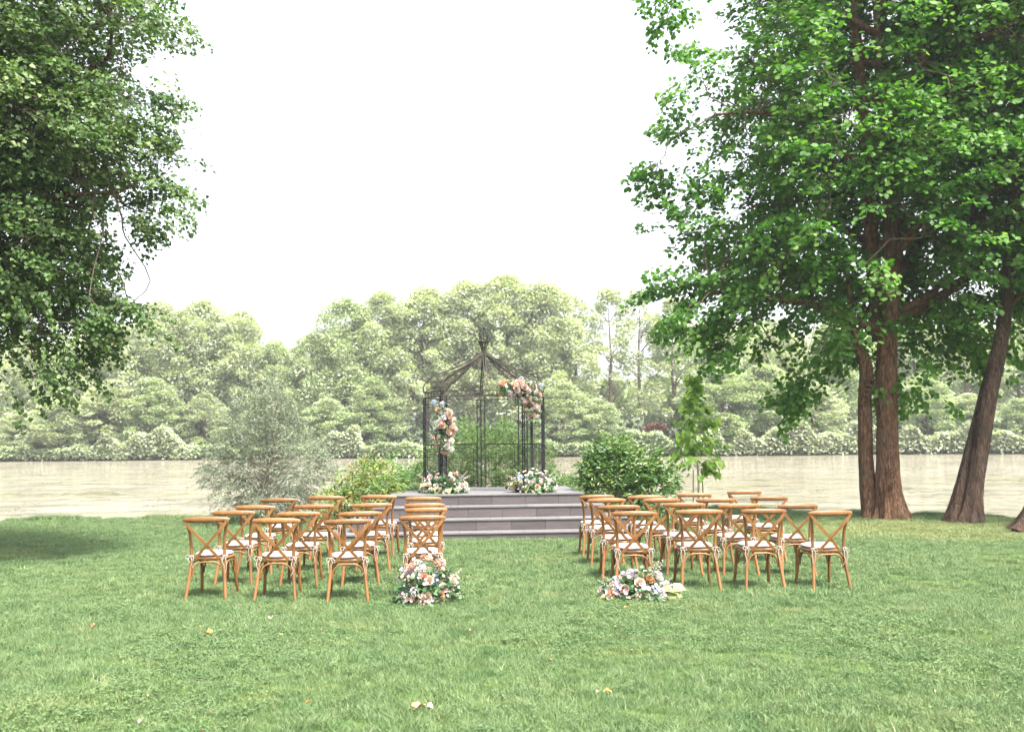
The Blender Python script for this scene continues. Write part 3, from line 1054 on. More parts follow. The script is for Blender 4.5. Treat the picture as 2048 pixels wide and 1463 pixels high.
FAR_TREES = [  # x px, top px, distance, width factor, variant, green?, label
    (232, 655, 112, 1.0, 0, 0, "pale yellow-green far-bank tree just right of the lime boughs, left end of the skyline"),
    (318, 612, 110, 1.15, 1, 0, "tall cream-green tree on the far bank, left dome of the left skyline hump"),
    (398, 606, 111, 1.15, 2, 0, "tallest pale tree of the left skyline hump across the lake"),
    (478, 628, 110, 1.0, 3, 0, "pale tree on the right shoulder of the left hump, above the olive tree"),
    (548, 686, 109, 0.95, 4, 1, "shorter greener far tree in the dip of the skyline between the two humps"),
    (620, 672, 110, 0.95, 5, 1, "green far tree climbing out of the skyline dip, right of the olive tree"),
    (690, 604, 110, 1.05, 0, 1, "tall far tree at the left shoulder of the central wood"),
    (770, 588, 112, 1.1, 2, 0, "tall pale far tree between the olive tree and the gazebo"),
    (850, 582, 111, 1.1, 1, 0, "tall pale far tree rising above the gazebo's left posts"),
    (935, 570, 112, 1.05, 3, 0, "tall cream-green far tree just left of the gazebo finial"),
    (1010, 556, 112, 1.1, 5, 0, "highest far tree of the skyline, just right of the gazebo finial"),
    (1090, 572, 111, 1.1, 4, 0, "tall dense far tree above the gazebo's right posts"),
    (1152, 594, 113, 0.9, 6, 0, "thin airy far tree with sky showing through, first right of the dense wood"),
    (1218, 580, 112, 1.0, 7, 0, "airy far tree with bare stem showing, above the round laurel bush"),
    (1283, 582, 113, 1.0, 6, 0, "airy far tree left of the big alder's crown edge"),
    (1350, 600, 112, 1.0, 7, 0, "airy far tree half hidden by the edge of the big alder's leaves"),
    (1440, 640, 111, 1.1, 0, 1, "far tree behind the lower left leaves of the big alder"),
    (1560, 650, 111, 1.15, 2, 0, "whitish-green far tree behind the alder crown, left of its trunks"),
    (1680, 640, 112, 1.1, 1, 1, "far tree directly left of the alder's twin trunks"),
    (1830, 640, 112, 1.1, 3, 1, "far tree right behind the alder's thick trunk"),
    (1930, 650, 111, 1.1, 4, 0, "far tree seen between the alder and the leaning trunks"),
    (2040, 640, 112, 1.2, 5, 1, "far tree at the right edge behind the leaning trunks"),
    (2120, 640, 112, 1.2, 0, 0, "far tree beyond the right edge of the picture"),
    (150, 700, 113, 1.2, 5, 1, "far tree behind the hanging tip of the lime boughs"),
    (60, 680, 112, 1.2, 2, 0, "far tree almost hidden behind the lower lime boughs at the left edge"),
    (-40, 690, 112, 1.2, 1, 1, "far tree at the extreme left behind the lime tree"),
]
LOW_TREES = [
    (40, 822, 104, 2.0, 3, 0, "low spreading pale tree over the far water at the left edge"),
    (130, 790, 103, 2.1, 5, 0, "low rounded cream-green tree leaning over the far water, second from the left"),
    (222, 765, 103, 2.0, 1, 0, "broad low far tree whose skirt of leaves touches the water"),
    (300, 760, 104, 1.7, 0, 1, "mid-height far tree in front of the left skyline hump"),
    (408, 790, 105, 1.6, 4, 0, "small bright far tree with bare trunk, left of the olive tree"),
    (655, 800, 104, 1.9, 2, 1, "low bushy far tree right of the olive tree, reaching down to the water"),
    (745, 760, 106, 1.5, 3, 1, "mid-height far tree left of the gazebo's left posts"),
    (1125, 770, 103, 1.9, 5, 1, "broad low far tree just right of the gazebo, sweeping to the water"),
    (1195, 800, 104, 1.7, 1, 1, "low rounded far tree above the left half of the laurel bush"),
    (1440, 740, 103, 1.9, 2, 1, "leafy low far tree right of the sapling"),
    (1530, 735, 103, 1.9, 0, 1, "low far tree with grey leaning stems, behind the third row of chairs"),
    (1630, 770, 103, 1.9, 4, 0, "low far tree left of the alder's second stem"),
    (1850, 760, 103, 2.0, 3, 1, "low spreading far tree immediately right of the alder trunk"),
    (1935, 790, 103, 2.0, 1, 0, "low bright far tree between the alder and the leaning trunk"),
    (2035, 800, 103, 2.0, 5, 1, "low far tree at the right edge of the far waterline"),
]


def far_tree(px, top, d, wf, v, grn, label, group, lift=0.0):
    x = (px - 1024) * d / 1991
    yh = 870 - (px - 1024) * 0.0087
    ztop = EYE + (yh - top) * d / 1991
    zb = float(ground_z(x, d)) if d > farshore(x) + 2 else 0.1
    t = thing("broadleaf_tree", label, "tree", (x, d, zb - 0.1), random.uniform(0, 6.28), group)
    src = (FV_alt if grn else FV)[v]
    if group.startswith('low'):
        src = LOWV[v % 2 + 2 * grn]
    s = (ztop - zb + .1) / 16.0
    sw = max(s * wf, 0.55)
    t.scale = (sw, sw, s)
    o = link("crown", src[0], None, t, kind='stuff')
    o = link("trunk", src[1], None, t)


for q in FAR_TREES:
    far_tree(*q, "tall trees along the far bank")
for q in LOW_TREES:
    far_tree(*q, "low trees leaning over the far water")
# the wood behind them reads as one mass
g = np.random.default_rng(99)
acc = []
for row, (d0, hh) in enumerate(((121, 13.5), (129, 14.5), (137, 15.0))):
    for px in range(-160, 2300, 105):
        if row == 2 and px % 2:
            continue
        if 1120 < px < 1400:
            hh_ = hh * 0.52
        elif 500 < px < 620:
            hh_ = hh * 0.7
        else:
            hh_ = hh
        d = d0 + g.uniform(-2, 2)
        x = (px + g.uniform(-25, 25) - 1024) * d / 1991
        P, dr, up, sz, rn = puff_tree_arrays(58, 42, hh_ * g.uniform(.9, 1.05), 4.6, 0.8, 0.5, int(g.integers(1e6)))
        acc.append((P + np.array([x, d, 0.9]), dr, up, sz, rn))
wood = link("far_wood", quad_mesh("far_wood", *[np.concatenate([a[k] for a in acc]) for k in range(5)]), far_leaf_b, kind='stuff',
            label="dense green wood closing the gaps behind the far bank trees")
wood['category'] = 'wood'

n_ = 26000
ux = RNG.uniform(-66, 66, n_)
uy = farshore(ux) + RNG.uniform(6, 22, n_)
uz = 0.1 + RNG.random(n_) ** .8 * (2.6 + .8 * np.sin(ux * .7) + .5 * np.sin(ux * 1.9 + 2))
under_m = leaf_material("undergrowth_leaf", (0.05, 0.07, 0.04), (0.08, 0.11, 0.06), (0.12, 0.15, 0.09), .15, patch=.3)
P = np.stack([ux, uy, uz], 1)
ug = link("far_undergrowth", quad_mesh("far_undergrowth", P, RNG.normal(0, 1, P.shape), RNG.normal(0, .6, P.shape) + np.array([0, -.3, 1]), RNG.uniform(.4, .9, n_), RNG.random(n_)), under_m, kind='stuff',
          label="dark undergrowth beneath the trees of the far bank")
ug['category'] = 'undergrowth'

# waterside hedges and scrub on the far bank
def leaf_bank(name, x0, x1, label, cat, h, depth, m, n, size, group=None, y_off=0.4, wob=0.25, kind=None):
    x = RNG.uniform(x0, x1, n)
    y = farshore(x) + y_off + RNG.uniform(0, depth, n)
    top = h * (1 + wob * np.sin(x * .9 + x0) + wob * .6 * np.sin(x * 2.3))
    edge = np.clip(np.minimum(x - x0, x1 - x) / 1.2, 0.35, 1)
    z = WATER_Z + 0.15 + (RNG.random(n) ** 0.6) * top * edge
    P = np.stack([x, y, z], 1)
    dirs = RNG.normal(0, .6, P.shape) + np.array([0, -1.0, 0.1])
    up = RNG.normal(0, .35, P.shape) + np.array([0, -.5, 1])
    rnd = np.clip(RNG.random(n) * .6 + .4 * (0.5 + 0.5 * np.sin(x * 1.1)) * RNG.random(n), 0, 1)
    t = thing(name, label, cat, ((x0 + x1) / 2, float(farshore((x0 + x1) / 2)) + y_off, 0), 0, group)
    o = link("foliage", quad_mesh("foliage", P, dirs, up, size * RNG.uniform(.6, 1.4, n), rnd), m, t, kind='stuff')
    localise(t)


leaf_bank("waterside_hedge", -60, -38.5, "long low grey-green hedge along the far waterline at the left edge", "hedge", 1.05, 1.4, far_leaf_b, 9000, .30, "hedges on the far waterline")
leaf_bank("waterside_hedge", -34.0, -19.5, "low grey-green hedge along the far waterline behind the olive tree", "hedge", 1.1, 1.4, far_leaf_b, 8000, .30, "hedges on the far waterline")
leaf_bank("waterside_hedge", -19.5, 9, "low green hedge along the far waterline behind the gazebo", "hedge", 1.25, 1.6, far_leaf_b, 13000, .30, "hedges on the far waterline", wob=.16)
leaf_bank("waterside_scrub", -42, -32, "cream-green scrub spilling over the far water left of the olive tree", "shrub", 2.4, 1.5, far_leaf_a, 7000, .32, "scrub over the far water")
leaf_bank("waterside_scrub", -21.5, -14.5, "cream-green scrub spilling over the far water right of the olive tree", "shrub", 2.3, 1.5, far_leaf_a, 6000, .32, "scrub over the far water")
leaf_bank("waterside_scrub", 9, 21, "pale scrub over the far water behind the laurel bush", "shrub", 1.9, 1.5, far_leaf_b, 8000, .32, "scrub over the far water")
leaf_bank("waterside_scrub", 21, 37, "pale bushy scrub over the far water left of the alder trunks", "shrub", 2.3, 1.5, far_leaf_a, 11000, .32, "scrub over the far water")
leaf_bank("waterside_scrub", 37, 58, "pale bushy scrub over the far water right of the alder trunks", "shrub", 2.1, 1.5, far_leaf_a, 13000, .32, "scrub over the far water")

# copper-leaved shrub on the far bank
copper = leaf_material("copper_leaf", (0.05, 0.018, 0.014), (0.10, 0.03, 0.022), (0.2, 0.07, 0.05), .2)
t = thing("copper_shrub", "small dark copper-red shrub on the far bank seen between the laurel bush and the sapling", "shrub", (15.0, 104.5, 1.0))
P = RNG.normal(0, 1, (900, 3))
P = P / np.linalg.norm(P, axis=1, keepdims=True) * RNG.random((900, 1)) ** .4 * np.array([1.5, 1, .7]) + np.array([0, 0, 1.1])
link("foliage", quad_mesh("foliage", P, P + RNG.normal(0, .4, P.shape), P + np.array([0, 0, 1.0]), RNG.uniform(.2, .35, 900), RNG.random(900)), copper, t, kind='stuff')
mb = MB()
mb.tube([(0, 0, -.2), (0, 0, 1.2)], [.07, .04], 5)
mb.build("trunk", far_bark_m, t)

# ------------------------------------------------------------------ garden shrubs near the stage
def shrub(name, label, cat, loc, rad, n, m, kind, leaf, n_leaf, slen, sw, stems=10, shell=0.45, droop=.1, group=None, zmin=0.05,
          bark=None, lob=.2, up_j=.5, stem_r=.012, zfun=None):
    zb = float(ground_z(loc[0], loc[1])) if len(loc) == 2 else loc[2]
    t = thing(name, label, cat, (loc[0], loc[1], zb), 0, group)
    u = RNG.normal(0, 1, (n, 3))
    u /= np.linalg.norm(u, axis=1, keepdims=True)
    u[:, 2] = np.abs(u[:, 2]) * np.where(RNG.random(n) < .3, -1, 1)
    rr = RNG.uniform(shell, 1, (n, 1)) ** .7
    an = np.arctan2(u[:, 1], u[:, 0])
    lo = 1 + lob * np.sin(3 * an + loc[0] * 5) * np.cos(2.5 * u[:, 2] + loc[1]) + lob * .6 * RNG.normal(0, .5, n)
    P = u * rr * lo[:, None] * np.array(rad)
    P[:, 2] += rad[2]
    P[:, 2] = np.maximum(P[:, 2], zmin + .05 * RNG.random(n))
    mb = MB()
    for k in range(stems):
        e = P[RNG.integers(0, n)]
        a = (random.gauss(0, .06), random.gauss(0, .06), -.05)
        mid = (e[0] * .35, e[1] * .35, e[2] * .5)
        mb.tube(spline([a, mid, tuple(e)], 4), lerp_list([stem_r, stem_r * .7, stem_r * .25], 9), 5, cap=False)
    mb.build("stems", bark or twig_m, t, smooth=True, kind='stuff')
    d = u * np.array([1, 1, .6]) + np.array([0, 0, .45])
    pos, dd, up, sz, rnd = spray_leaves(P, d, n_leaf, slen, sw, leaf, droop, up_j, tilt=(0, -.35, 1))
    pos[:, 2] = np.maximum(pos[:, 2], 0.01)
    link("foliage", leaves_mesh("foliage", pos, dd, up, sz, kind, rnd), m, t, kind='stuff')
    return t


# olive tree
OX, OY = -5.12, 20.4
zo = float(ground_z(OX, OY))
olive = thing("olive_tree", "silvery grey airy olive tree standing at the water's edge behind the left chairs", "tree", (OX, OY, zo))
Po = [(0, 0, -.05), (.03, 0, .55), (.1, 0, 1.0), (.25, .05, 1.5), (.2, 0, 2.0), (.3, 0, 2.5)]
mb = MB()
mb.tube(spline(Po, 5), lerp_list([.05, .042, .036, .025, .015, .005], 26), 9)
mb.build("trunk", pale_twig_m, olive, smooth=True)
outO = [(-1.15, .95), (-.95, 1.5), (-.75, 1.85), (-.55, 2.45), (-.1, 2.72), (.35, 2.78), (.62, 2.4), (.85, 1.9), (1.3, 1.4), (1.45, 1.0), (1.1, .75), (.95, .3), (.4, .15), (-.2, .1), (-.85, .2), (-.8, .6)]
cl = poly_crown_points(outO, 0.0, .85, 1500, gap=-.25, off=6, freq=2.2)
mb = MB()
tp = [Vector(q) for q in spline(Po, 5)[4:]]
for k in range(95):
    e = Vector(cl[RNG.integers(0, len(cl))])
    b = min(tp, key=lambda q: abs(q.z - (e.z - .5 * (q - e).length)))
    pth = limb_path(b, e, .06, .5, 3)
    mb.tube(pth, lerp_list([.013, .003], len(pth)), 4, cap=False)
mb.build("branches", pale_twig_m, olive, smooth=True, kind='stuff')
d = cl - np.array([.1, 0, 1.0])
d += RNG.normal(0, .35, d.shape)
pos, dd, up, sz, rnd = spray_leaves(cl, d, 30, .30, .035, .058, .25, .8)
link("crown", leaves_mesh("crown", pos, dd, up, sz, 'blade', rnd), olive_leaf, olive, kind='stuff')

# shrubs left of the stage
shrub("photinia_bush", "bush with orange and yellow-green young leaves left of the stage, behind the third chair column", "shrub", (-2.72, 18.6), (.50, .5, .62), 170, photinia_leaf, 'lance', .085, 16, .26, .07)
shrub("photinia_bush", "smaller orange-tipped bush at the left corner of the steps", "shrub", (-3.15, 18.3), (.34, .4, .40), 110, photinia_leaf, 'lance', .075, 14, .22, .07)
shrub("laurel_bush", "bright green bush with one tall shoot, left of the stage", "shrub", (-2.45, 19.5), (.55, .5, .66), 200, hedge_leaf, 'lance', .07, 18, .22, .07)
shrub("laurel_bush", "dense dark green low bush at the stage's left rear corner", "shrub", (-1.95, 21.2), (.75, .5, .56), 240, laurel_leaf, 'lance', .07, 18, .22, .07)
shrub("feathery_bush", "light feathery bush left of the gazebo's outer post", "shrub", (-1.55, 21.6), (.5, .5, .74), 190, willow_leaf, 'blade', .075, 22, .3, .06)
shrub("feathery_bush", "tall feathery shrub filling the view behind the gazebo's left back panel", "shrub", (-.95, 22.0), (.62, .5, .95), 330, willow_leaf, 'blade', .075, 24, .34, .06)
shrub("feathery_bush", "tall feathery shrub behind the gazebo's middle post", "shrub", (-.3, 22.2), (.6, .5, .98), 330, willow_leaf, 'blade', .075, 24, .34, .06)
shrub("feathery_bush", "feathery shrub behind the gazebo's right back panel", "shrub", (.35, 22.0), (.5, .5, .80), 260, willow_leaf, 'blade', .075, 24, .34, .06)
shrub("dark_bush", "dark green bush low behind the gazebo's left railing", "shrub", (-.75, 21.35), (.55, .3, .48), 200, laurel_leaf, 'lance', .06, 18, .2, .07)
shrub("dark_bush", "dark green bush low behind the gazebo's right railing", "shrub", (.15, 21.35), (.6, .3, .5), 200, laurel_leaf, 'lance', .06, 18, .2, .07)
shrub("low_shrub", "low bright green shrub behind the stage, right of the gazebo", "shrub", (1.05, 21.6), (.5, .4, .43), 190, hedge_leaf, 'lance', .06, 18, .2, .07)
shrub("low_shrub", "low bright green shrub between the gazebo and the big laurel", "shrub", (1.75, 20.9), (.45, .4, .42), 170, hedge_leaf, 'lance', .06, 18, .2, .07)
# right big laurel
shrub("laurel_bush", "big round dark glossy bush right of the stage", "shrub", (1.90, 19.0), (.58, .55, .76), 480, laurel_leaf, 'lance', .10, 17, .24, .09, stems=26, up_j=.6)
shrub("laurel_bush", "right half of the big glossy bush, sparser with pale stems and yellow tips", "shrub", (2.52, 18.9), (.44, .5, .66), 210, photinia_leaf if False else laurel_leaf, 'lance', .11, 13, .24, .09, stems=26, up_j=.6, bark=pale_twig_m, stem_r=.016)

# sapling with large round leaves: each leaf is a part
SX, SY = 3.72, 20.2
zs = float(ground_z(SX, SY))
sap = thing("sapling", "young slender tree with big bright heart-shaped leaves between the laurel bush and the alder", "tree", (SX, SY, zs))
mb = MB()
mb.tube(spline([(0, 0, -.05), (.02, 0, .7), (-.02, 0, 1.5), (-.06, 0, 2.35)], 6), lerp_list([.026, .02, .013, .004], 19), 7)
mb.build("trunk", pale_twig_m, sap, smooth=True)
mb = MB()
for sx_, sd in ((-.1, -1), (.13, 1)):
    mb = MB()
    mb.tube([(sx_, .02, -.05), (sx_ * .75, .02, .85)], .012, 6)
    mb.build("stake", plain("stake_wood" + str(sd), (.16, .17, .07), .8), sap)
heart = leaf_shape('heart')
hm_ = np_mesh("leaf", heart, LEAF_Q, np.full(6, .5))
hms = []
for k in range(5):
    me = np_mesh("leaf", heart * np.array([1 + .1 * k, 1, 1 + .5 * k]), LEAF_Q, np.full(6, .1 + .2 * k))
    me.materials.append(sapling_leaf)
    hms.append(me)
stm = MB()
tr_pts = spline([(0, 0, .75), (-.02, 0, 1.5), (-.06, 0, 2.35)], 10)
cnt = 0
sap.scale = (1.0, 1.0, 1.2)
for k in range(46):
    z = random.uniform(.75, 2.25) if k > 6 else random.uniform(2.0, 2.35)
    b = min(tr_pts, key=lambda q: abs(q.z - z))
    an = random.uniform(0, 6.28)
    L = max(.06, min(.62, .62 - (z - 1.1) * .46)) * random.uniform(.5, 1.15) + .04
    e = b + Vector((math.cos(an) * L, math.sin(an) * L, random.uniform(-.05, .28) - .1 * L))
    pth = limb_path(b, e, .08, .3, 3)
    stm.tube(pth, lerp_list([.006, .002], len(pth)), 4, cap=False)
    for q in range(6):
        if cnt >= 290:
            break
        s = pth[int((len(pth) - 1) * random.uniform(.3, 1))]
        o = link("leaf", random.choice(hms), None, sap, tuple(s + Vector((random.gauss(0, .035), random.gauss(0, .035), random.gauss(0, .03)))))
        dirv = Vector((math.cos(an) + random.gauss(0, .7), math.sin(an) + random.gauss(0, .7), random.uniform(-1.3, -.1))).normalized()
        upv = Vector((random.gauss(0, .4), random.gauss(-.5, .4), 1))
        xv = dirv.cross(upv).normalized()
        zv = xv.cross(dirv)
        o.rotation_euler = Matrix((xv, dirv, zv)).transposed().to_euler()
        o.scale = (random.uniform(.10, .17),) * 3
        cnt += 1
stm.build("branches", pale_twig_m, sap, smooth=True, kind='stuff')
n_ = 210
zz_ = RNG.uniform(.72, 2.1, n_)
aa_ = RNG.uniform(0, 6.283, n_)
rr_ = np.clip(.56 - (zz_ - 1.1) * .44, .08, .56) * RNG.random(n_) ** .6
Pq = np.stack([np.cos(aa_) * rr_, np.sin(aa_) * rr_, zz_], 1)
Dq = np.stack([np.cos(aa_), np.sin(aa_), RNG.uniform(-1.2, 0, n_)], 1) + RNG.normal(0, .4, (n_, 3))
link("foliage", leaves_mesh("foliage", Pq, Dq, np.array([[0, -.5, 1.0]]) + RNG.normal(0, .4, (n_, 3)), RNG.uniform(.08, .14, n_), 'heart'), sapling_leaf, sap, kind='stuff')

# ------------------------------------------------------------------ stage with steps
def board_mat(name, col, rough=.55):
    m, nt, p = mat(name)
    tc = node(nt, "ShaderNodeTexCoord")
    oi = node(nt, "ShaderNodeObjectInfo")
    vm = node(nt, "ShaderNodeVectorMath", operation='ADD')
    nt.links.new(tc.outputs['Object'], vm.inputs[0])
    sc_ = node(nt, "ShaderNodeVectorMath", operation='SCALE')
    sc_.inputs[3].default_value = 37.0
    nt.links.new(oi.outputs['Random'], sc_.inputs[0])
    cmb = node(nt, "ShaderNodeCombineXYZ")
    mu = node(nt, "ShaderNodeMath", operation='MULTIPLY')
    mu.inputs[1].default_value = 31.0
    nt.links.new(oi.outputs['Random'], mu.inputs[0])
    nt.links.new(mu.outputs[0], cmb.inputs[0])
    nt.links.new(mu.outputs[0], cmb.inputs[2])
    nt.links.new(cmb.outputs[0], vm.inputs[1])
    st = mapping(nt, vm.outputs[0], (1.2, 9, 14))
    g1 = noise_tex(nt, st, 2.0, 6, .65, .6)
    g2 = noise_tex(nt, vm.outputs[0], 2.2, 3)
    d = tuple(c * .72 for c in col)
    l = tuple(c * 1.3 for c in col)
    c1 = ramp(nt, g1, [(.25, d), (.5, col), (.75, l)])
    c2 = mixc(nt, ramp(nt, g2, [(.5, (0, 0, 0)), (.8, (.5, .5, .5))]), c1, tuple(min(1, c * 1.5) for c in col))
    hs = node(nt, "ShaderNodeHueSaturation")
    mr = node(nt, "ShaderNodeMapRange")
    mr.inputs[3].default_value = .86
    mr.inputs[4].default_value = 1.14
    nt.links.new(oi.outputs['Random'], mr.inputs[0])
    nt.links.new(mr.outputs[0], hs.inputs['Value'])
    nt.links.new(c2, hs.inputs['Color'])
    nt.links.new(hs.outputs[0], p.inputs['Base Color'])
    p.inputs['Roughness'].default_value = rough
    bump(nt, p, g1, .25, .004)
    return m


riser_m = board_mat("riser_tile", (.064, .053, .054))
tread_m = board_mat("tread_board", (.118, .112, .115), .6)
core_m = plain("stage_core", (.06, .05, .05), .9)
STX, STY, STR = -0.45, 18.0, R(5)
stage = thing("stage", "low stage of grey-brown boards with four wide steps under the gazebo", "stage", (STX, STY, 0), STR)
LV = [(.13, -1.05, 2.72), (.325, -.70, 2.38), (.52, -.35, 2.04), (.71, 0.0, 1.74)]   # height, front, half width
BACK = 2.45
prev = 0.0
for li, (z, fy, hw) in enumerate(LV):
    mb = MB()
    mb.box((0, (fy + .03 + BACK - .03) / 2, (z - .035 - .3) / 2), (2 * hw - .08, BACK - fy - .06, z - .035 + .3))
    mb.build("stage_core", core_m, stage)
    z0 = prev - .0 if li else -.12
    rh = z - .034 - z0
    offs = .28 * ((li * 2) % 3) / 2
    x = -hw + .012
    first = True
    while x < hw - .02:
        w = min(.60 if not first else .60 - offs, hw - .012 - x)
        mb = MB()
        mb.box((0, 0, 0), (w - .005, .024, rh - .003), bev=.0015)
        mb.build("riser_tile", riser_m, stage, loc=(x + w / 2, fy + .017 + random.uniform(-.0012, .0012), z0 + rh / 2))
        x += w
        first = False
    for sgn in (-1, 1):
        y = fy + .035
        while y < BACK - .05:
            w = min(.6, BACK - .04 - y)
            mb = MB()
            mb.box((0, 0, 0), (.024, w - .005, rh - .003), bev=.0015)
            mb.build("riser_tile", riser_m, stage, loc=(sgn * (hw - .017), y + w / 2, z0 + rh / 2))
            y += w
    # treads: boards running across; only the strip that shows for the lower steps
    if li < 3:
        strips = [(-hw - .012, hw + .012, fy - .014, LV[li + 1][1] + .004)]
        ssd = LV[li + 1][2]
        strips += [(-hw - .012, -ssd + .004, LV[li + 1][1] + .008, BACK), (ssd - .004, hw + .012, LV[li + 1][1] + .008, BACK)]
    else:
        strips = [(-hw - .012, hw + .012, fy - .014 + k * .176, fy - .014 + (k + 1) * .176 - .004) for k in range(14)]
    for (xa, xb, ya, yb) in strips:
        L = 1.2
        n = max(1, int(round((xb - xa) / L)))
        wdt = (xb - xa) / n
        for k in range(n):
            mb = MB()
            mb.box((0, 0, 0), (wdt - .004, yb - ya, .03), bev=.003)
            mb.build("tread_board", tread_m, stage, loc=(xa + wdt * (k + .5), (ya + yb) / 2, z - .017 + random.uniform(-.0006, .0006)))
    prev = z - .0

# ------------------------------------------------------------------ gazebo
iron_m, nt, p = mat("weathered_iron")
tc = node(nt, "ShaderNodeTexCoord")
nz = noise_tex(nt, tc.outputs['Object'], 9, 4)
nt.links.new(ramp(nt, nz, [(.35, (.011, .0105, .014)), (.55, (.020, .019, .024)), (.72, (.045, .028, .02))]), p.inputs['Base Color'])
p.inputs['Roughness'].default_value = .8
p.inputs['Specular IOR Level'].default_value = .2
rust_m, nt, p = mat("rusted_roof_iron")
tc = node(nt, "ShaderNodeTexCoord")
nz = noise_tex(nt, tc.outputs['Object'], 7, 4)
nt.links.new(ramp(nt, nz, [(.35, (.012, .0095, .007)), (.55, (.026, .021, .014)), (.72, (.055, .032, .02))]), p.inputs['Base Color'])
p.inputs['Roughness'].default_value = .8

GZX, GZY, GZZ = -0.55, 19.42, .711
gaz = thing("gazebo", "open wrought-iron gazebo with ogee roof ribs, mesh roof and ring finial on the stage", "gazebo", (GZX, GZY, GZZ), 0)
GR = 1.17
EAVE = 1.78
EB = .10
ANG = [R(95 + 45 * k) for k in range(8)]
VX = [Vector((math.cos(a) * GR, math.sin(a) * GR, 0)) for a in ANG]
FRONT = 4     # the vertex without a post (entrance side)


def scroll(mb, c, ux, uz, r, turns=1.4, rad=.004, flip=1, n=16):
    """Flat spiral scroll in the plane (ux, uz)."""
    pts = []
    for i in range(n + 1):
        t = i / n
        a = t * turns * 2 * math.pi
        q = r * (1 - .78 * t)
        pts.append(Vector(c) + ux * (math.cos(a) * q * flip) + uz * (math.sin(a) * q))
    mb.tube(pts, rad, 4, cap=False)


def gz_post(k):
    a = VX[k]
    ep = (VX[(k + 1) % 8] - a).normalized()
    em = (VX[(k - 1) % 8] - a).normalized()
    mb = MB()
    post = None
    W = .085
    for q, nm in ((a, 0), (a + ep * W, 1), (a + em * W, 2)):
        mb = MB()
        mb.tube([q, q + Vector((0, 0, EAVE))], .0155 if nm else .019, 4)
        o = mb.build("post" if nm == 0 else "upright", iron_m, gaz if nm == 0 else post)
        if nm == 0:
            post = o
    mb = MB()
    for e in (ep, em):
        for j in range(12):
            z = .09 + j * .142
            scroll(mb, a + e * W * .5 + Vector((0, 0, z)), e, Vector((0, 0, 1)), .034, 1.25, .0036, 1 if j % 2 else -1, 12)
            mb.tube([a + e * .01 + Vector((0, 0, z + .055)), a + e * W + Vector((0, 0, z + .085))], .0036, 4, cap=False)
    mb.build("scrollwork", iron_m, post)
    mb = MB()
    for q in (a, a + ep * W, a + em * W):
        mb.box((q.x, q.y, .006), (.05, .05, .012))
    mb.build("foot_plate", iron_m, post)


for k in range(8):
    if k != FRONT:
        gz_post(k)


def gz_beam(a, b, z0, name="eave_beam"):
    e = (b - a).normalized()
    L = (b - a).length
    mb = MB()
    for z in (z0, z0 + EB):
        mb.tube([a + Vector((0, 0, z)), b + Vector((0, 0, z))], .013, 4)
    beam = mb.build(name, rust_m, gaz)
    mb = MB()
    n = max(4, int(L / .13))
    for j in range(n):
        c = a + e * (L * (j + .5) / n) + Vector((0, 0, z0 + EB / 2))
        scroll(mb, c, e, Vector((0, 0, 1)), .042, 1.3, .0036, 1 if j % 2 else -1, 12)
    mb.build("scrollwork", rust_m, beam)


for k in range(8):
    if k in (FRONT, FRONT - 1):
        continue
    gz_beam(VX[k], VX[(k + 1) % 8], EAVE)
gz_beam(VX[FRONT - 1], VX[FRONT + 1], EAVE)


def gz_panel(k):
    a, b = VX[k], VX[(k + 1) % 8]
    e = (b - a).normalized()
    a = a + e * .11
    b = b - e * .11
    L = (b - a).length
    H = .87
    Z = Vector((0, 0, 1))
    mb = MB()
    mb.tube([a + Z * H, b + Z * H], .016, 4)
    rail = mb.build("railing", iron_m, gaz)
    mb = MB()
    for q in (a, b):
        mb.tube([q + Z * .06, q + Z * H], .008, 4)
    ia, ib = a + e * .06, b - e * .06
    zt = H - .075
    mb.tube([ia + Z * .12, ia + Z * zt, ib + Z * zt, ib + Z * .12, ia + Z * .12], .008, 4)
    mb.tube([a + Z * .06, b + Z * .06], .008, 4)
    mb.build("railing_frame", iron_m, rail)
    mb = MB()
    n = max(3, int((ib - ia).length / .05))
    for j in range(1, n):
        q = ia.lerp(ib, j / n)
        mb.tube([q + Z * .12, q + Z * zt], .0022, 3, cap=False)
    m_ = int((zt - .12) / .05)
    for j in range(1, m_):
        z = .12 + (zt - .12) * j / m_
        mb.tube([ia + Z * z, ib + Z * z], .0022, 3, cap=False)
    mb.build("wire_mesh", iron_m, rail)
    mb = MB()
    n = max(2, int(L / .14))
    for j in range(n):
        c = a + e * (L * (j + .5) / n) + Z * (H - .038)
        scroll(mb, c, e, Z, .03, 1.3, .0035, 1 if j % 2 else -1, 10)
    for s, q in ((1, a + e * .03), (-1, b - e * .03)):
        for zz in (.2, .27):
            scroll(mb, q + Z * zz, e, Z, .028, 1.3, .0035, s, 10)
    mb.build("scrollwork", iron_m, rail)


for k in range(8):
    if k in (FRONT, FRONT - 1):
        continue
    gz_panel(k)

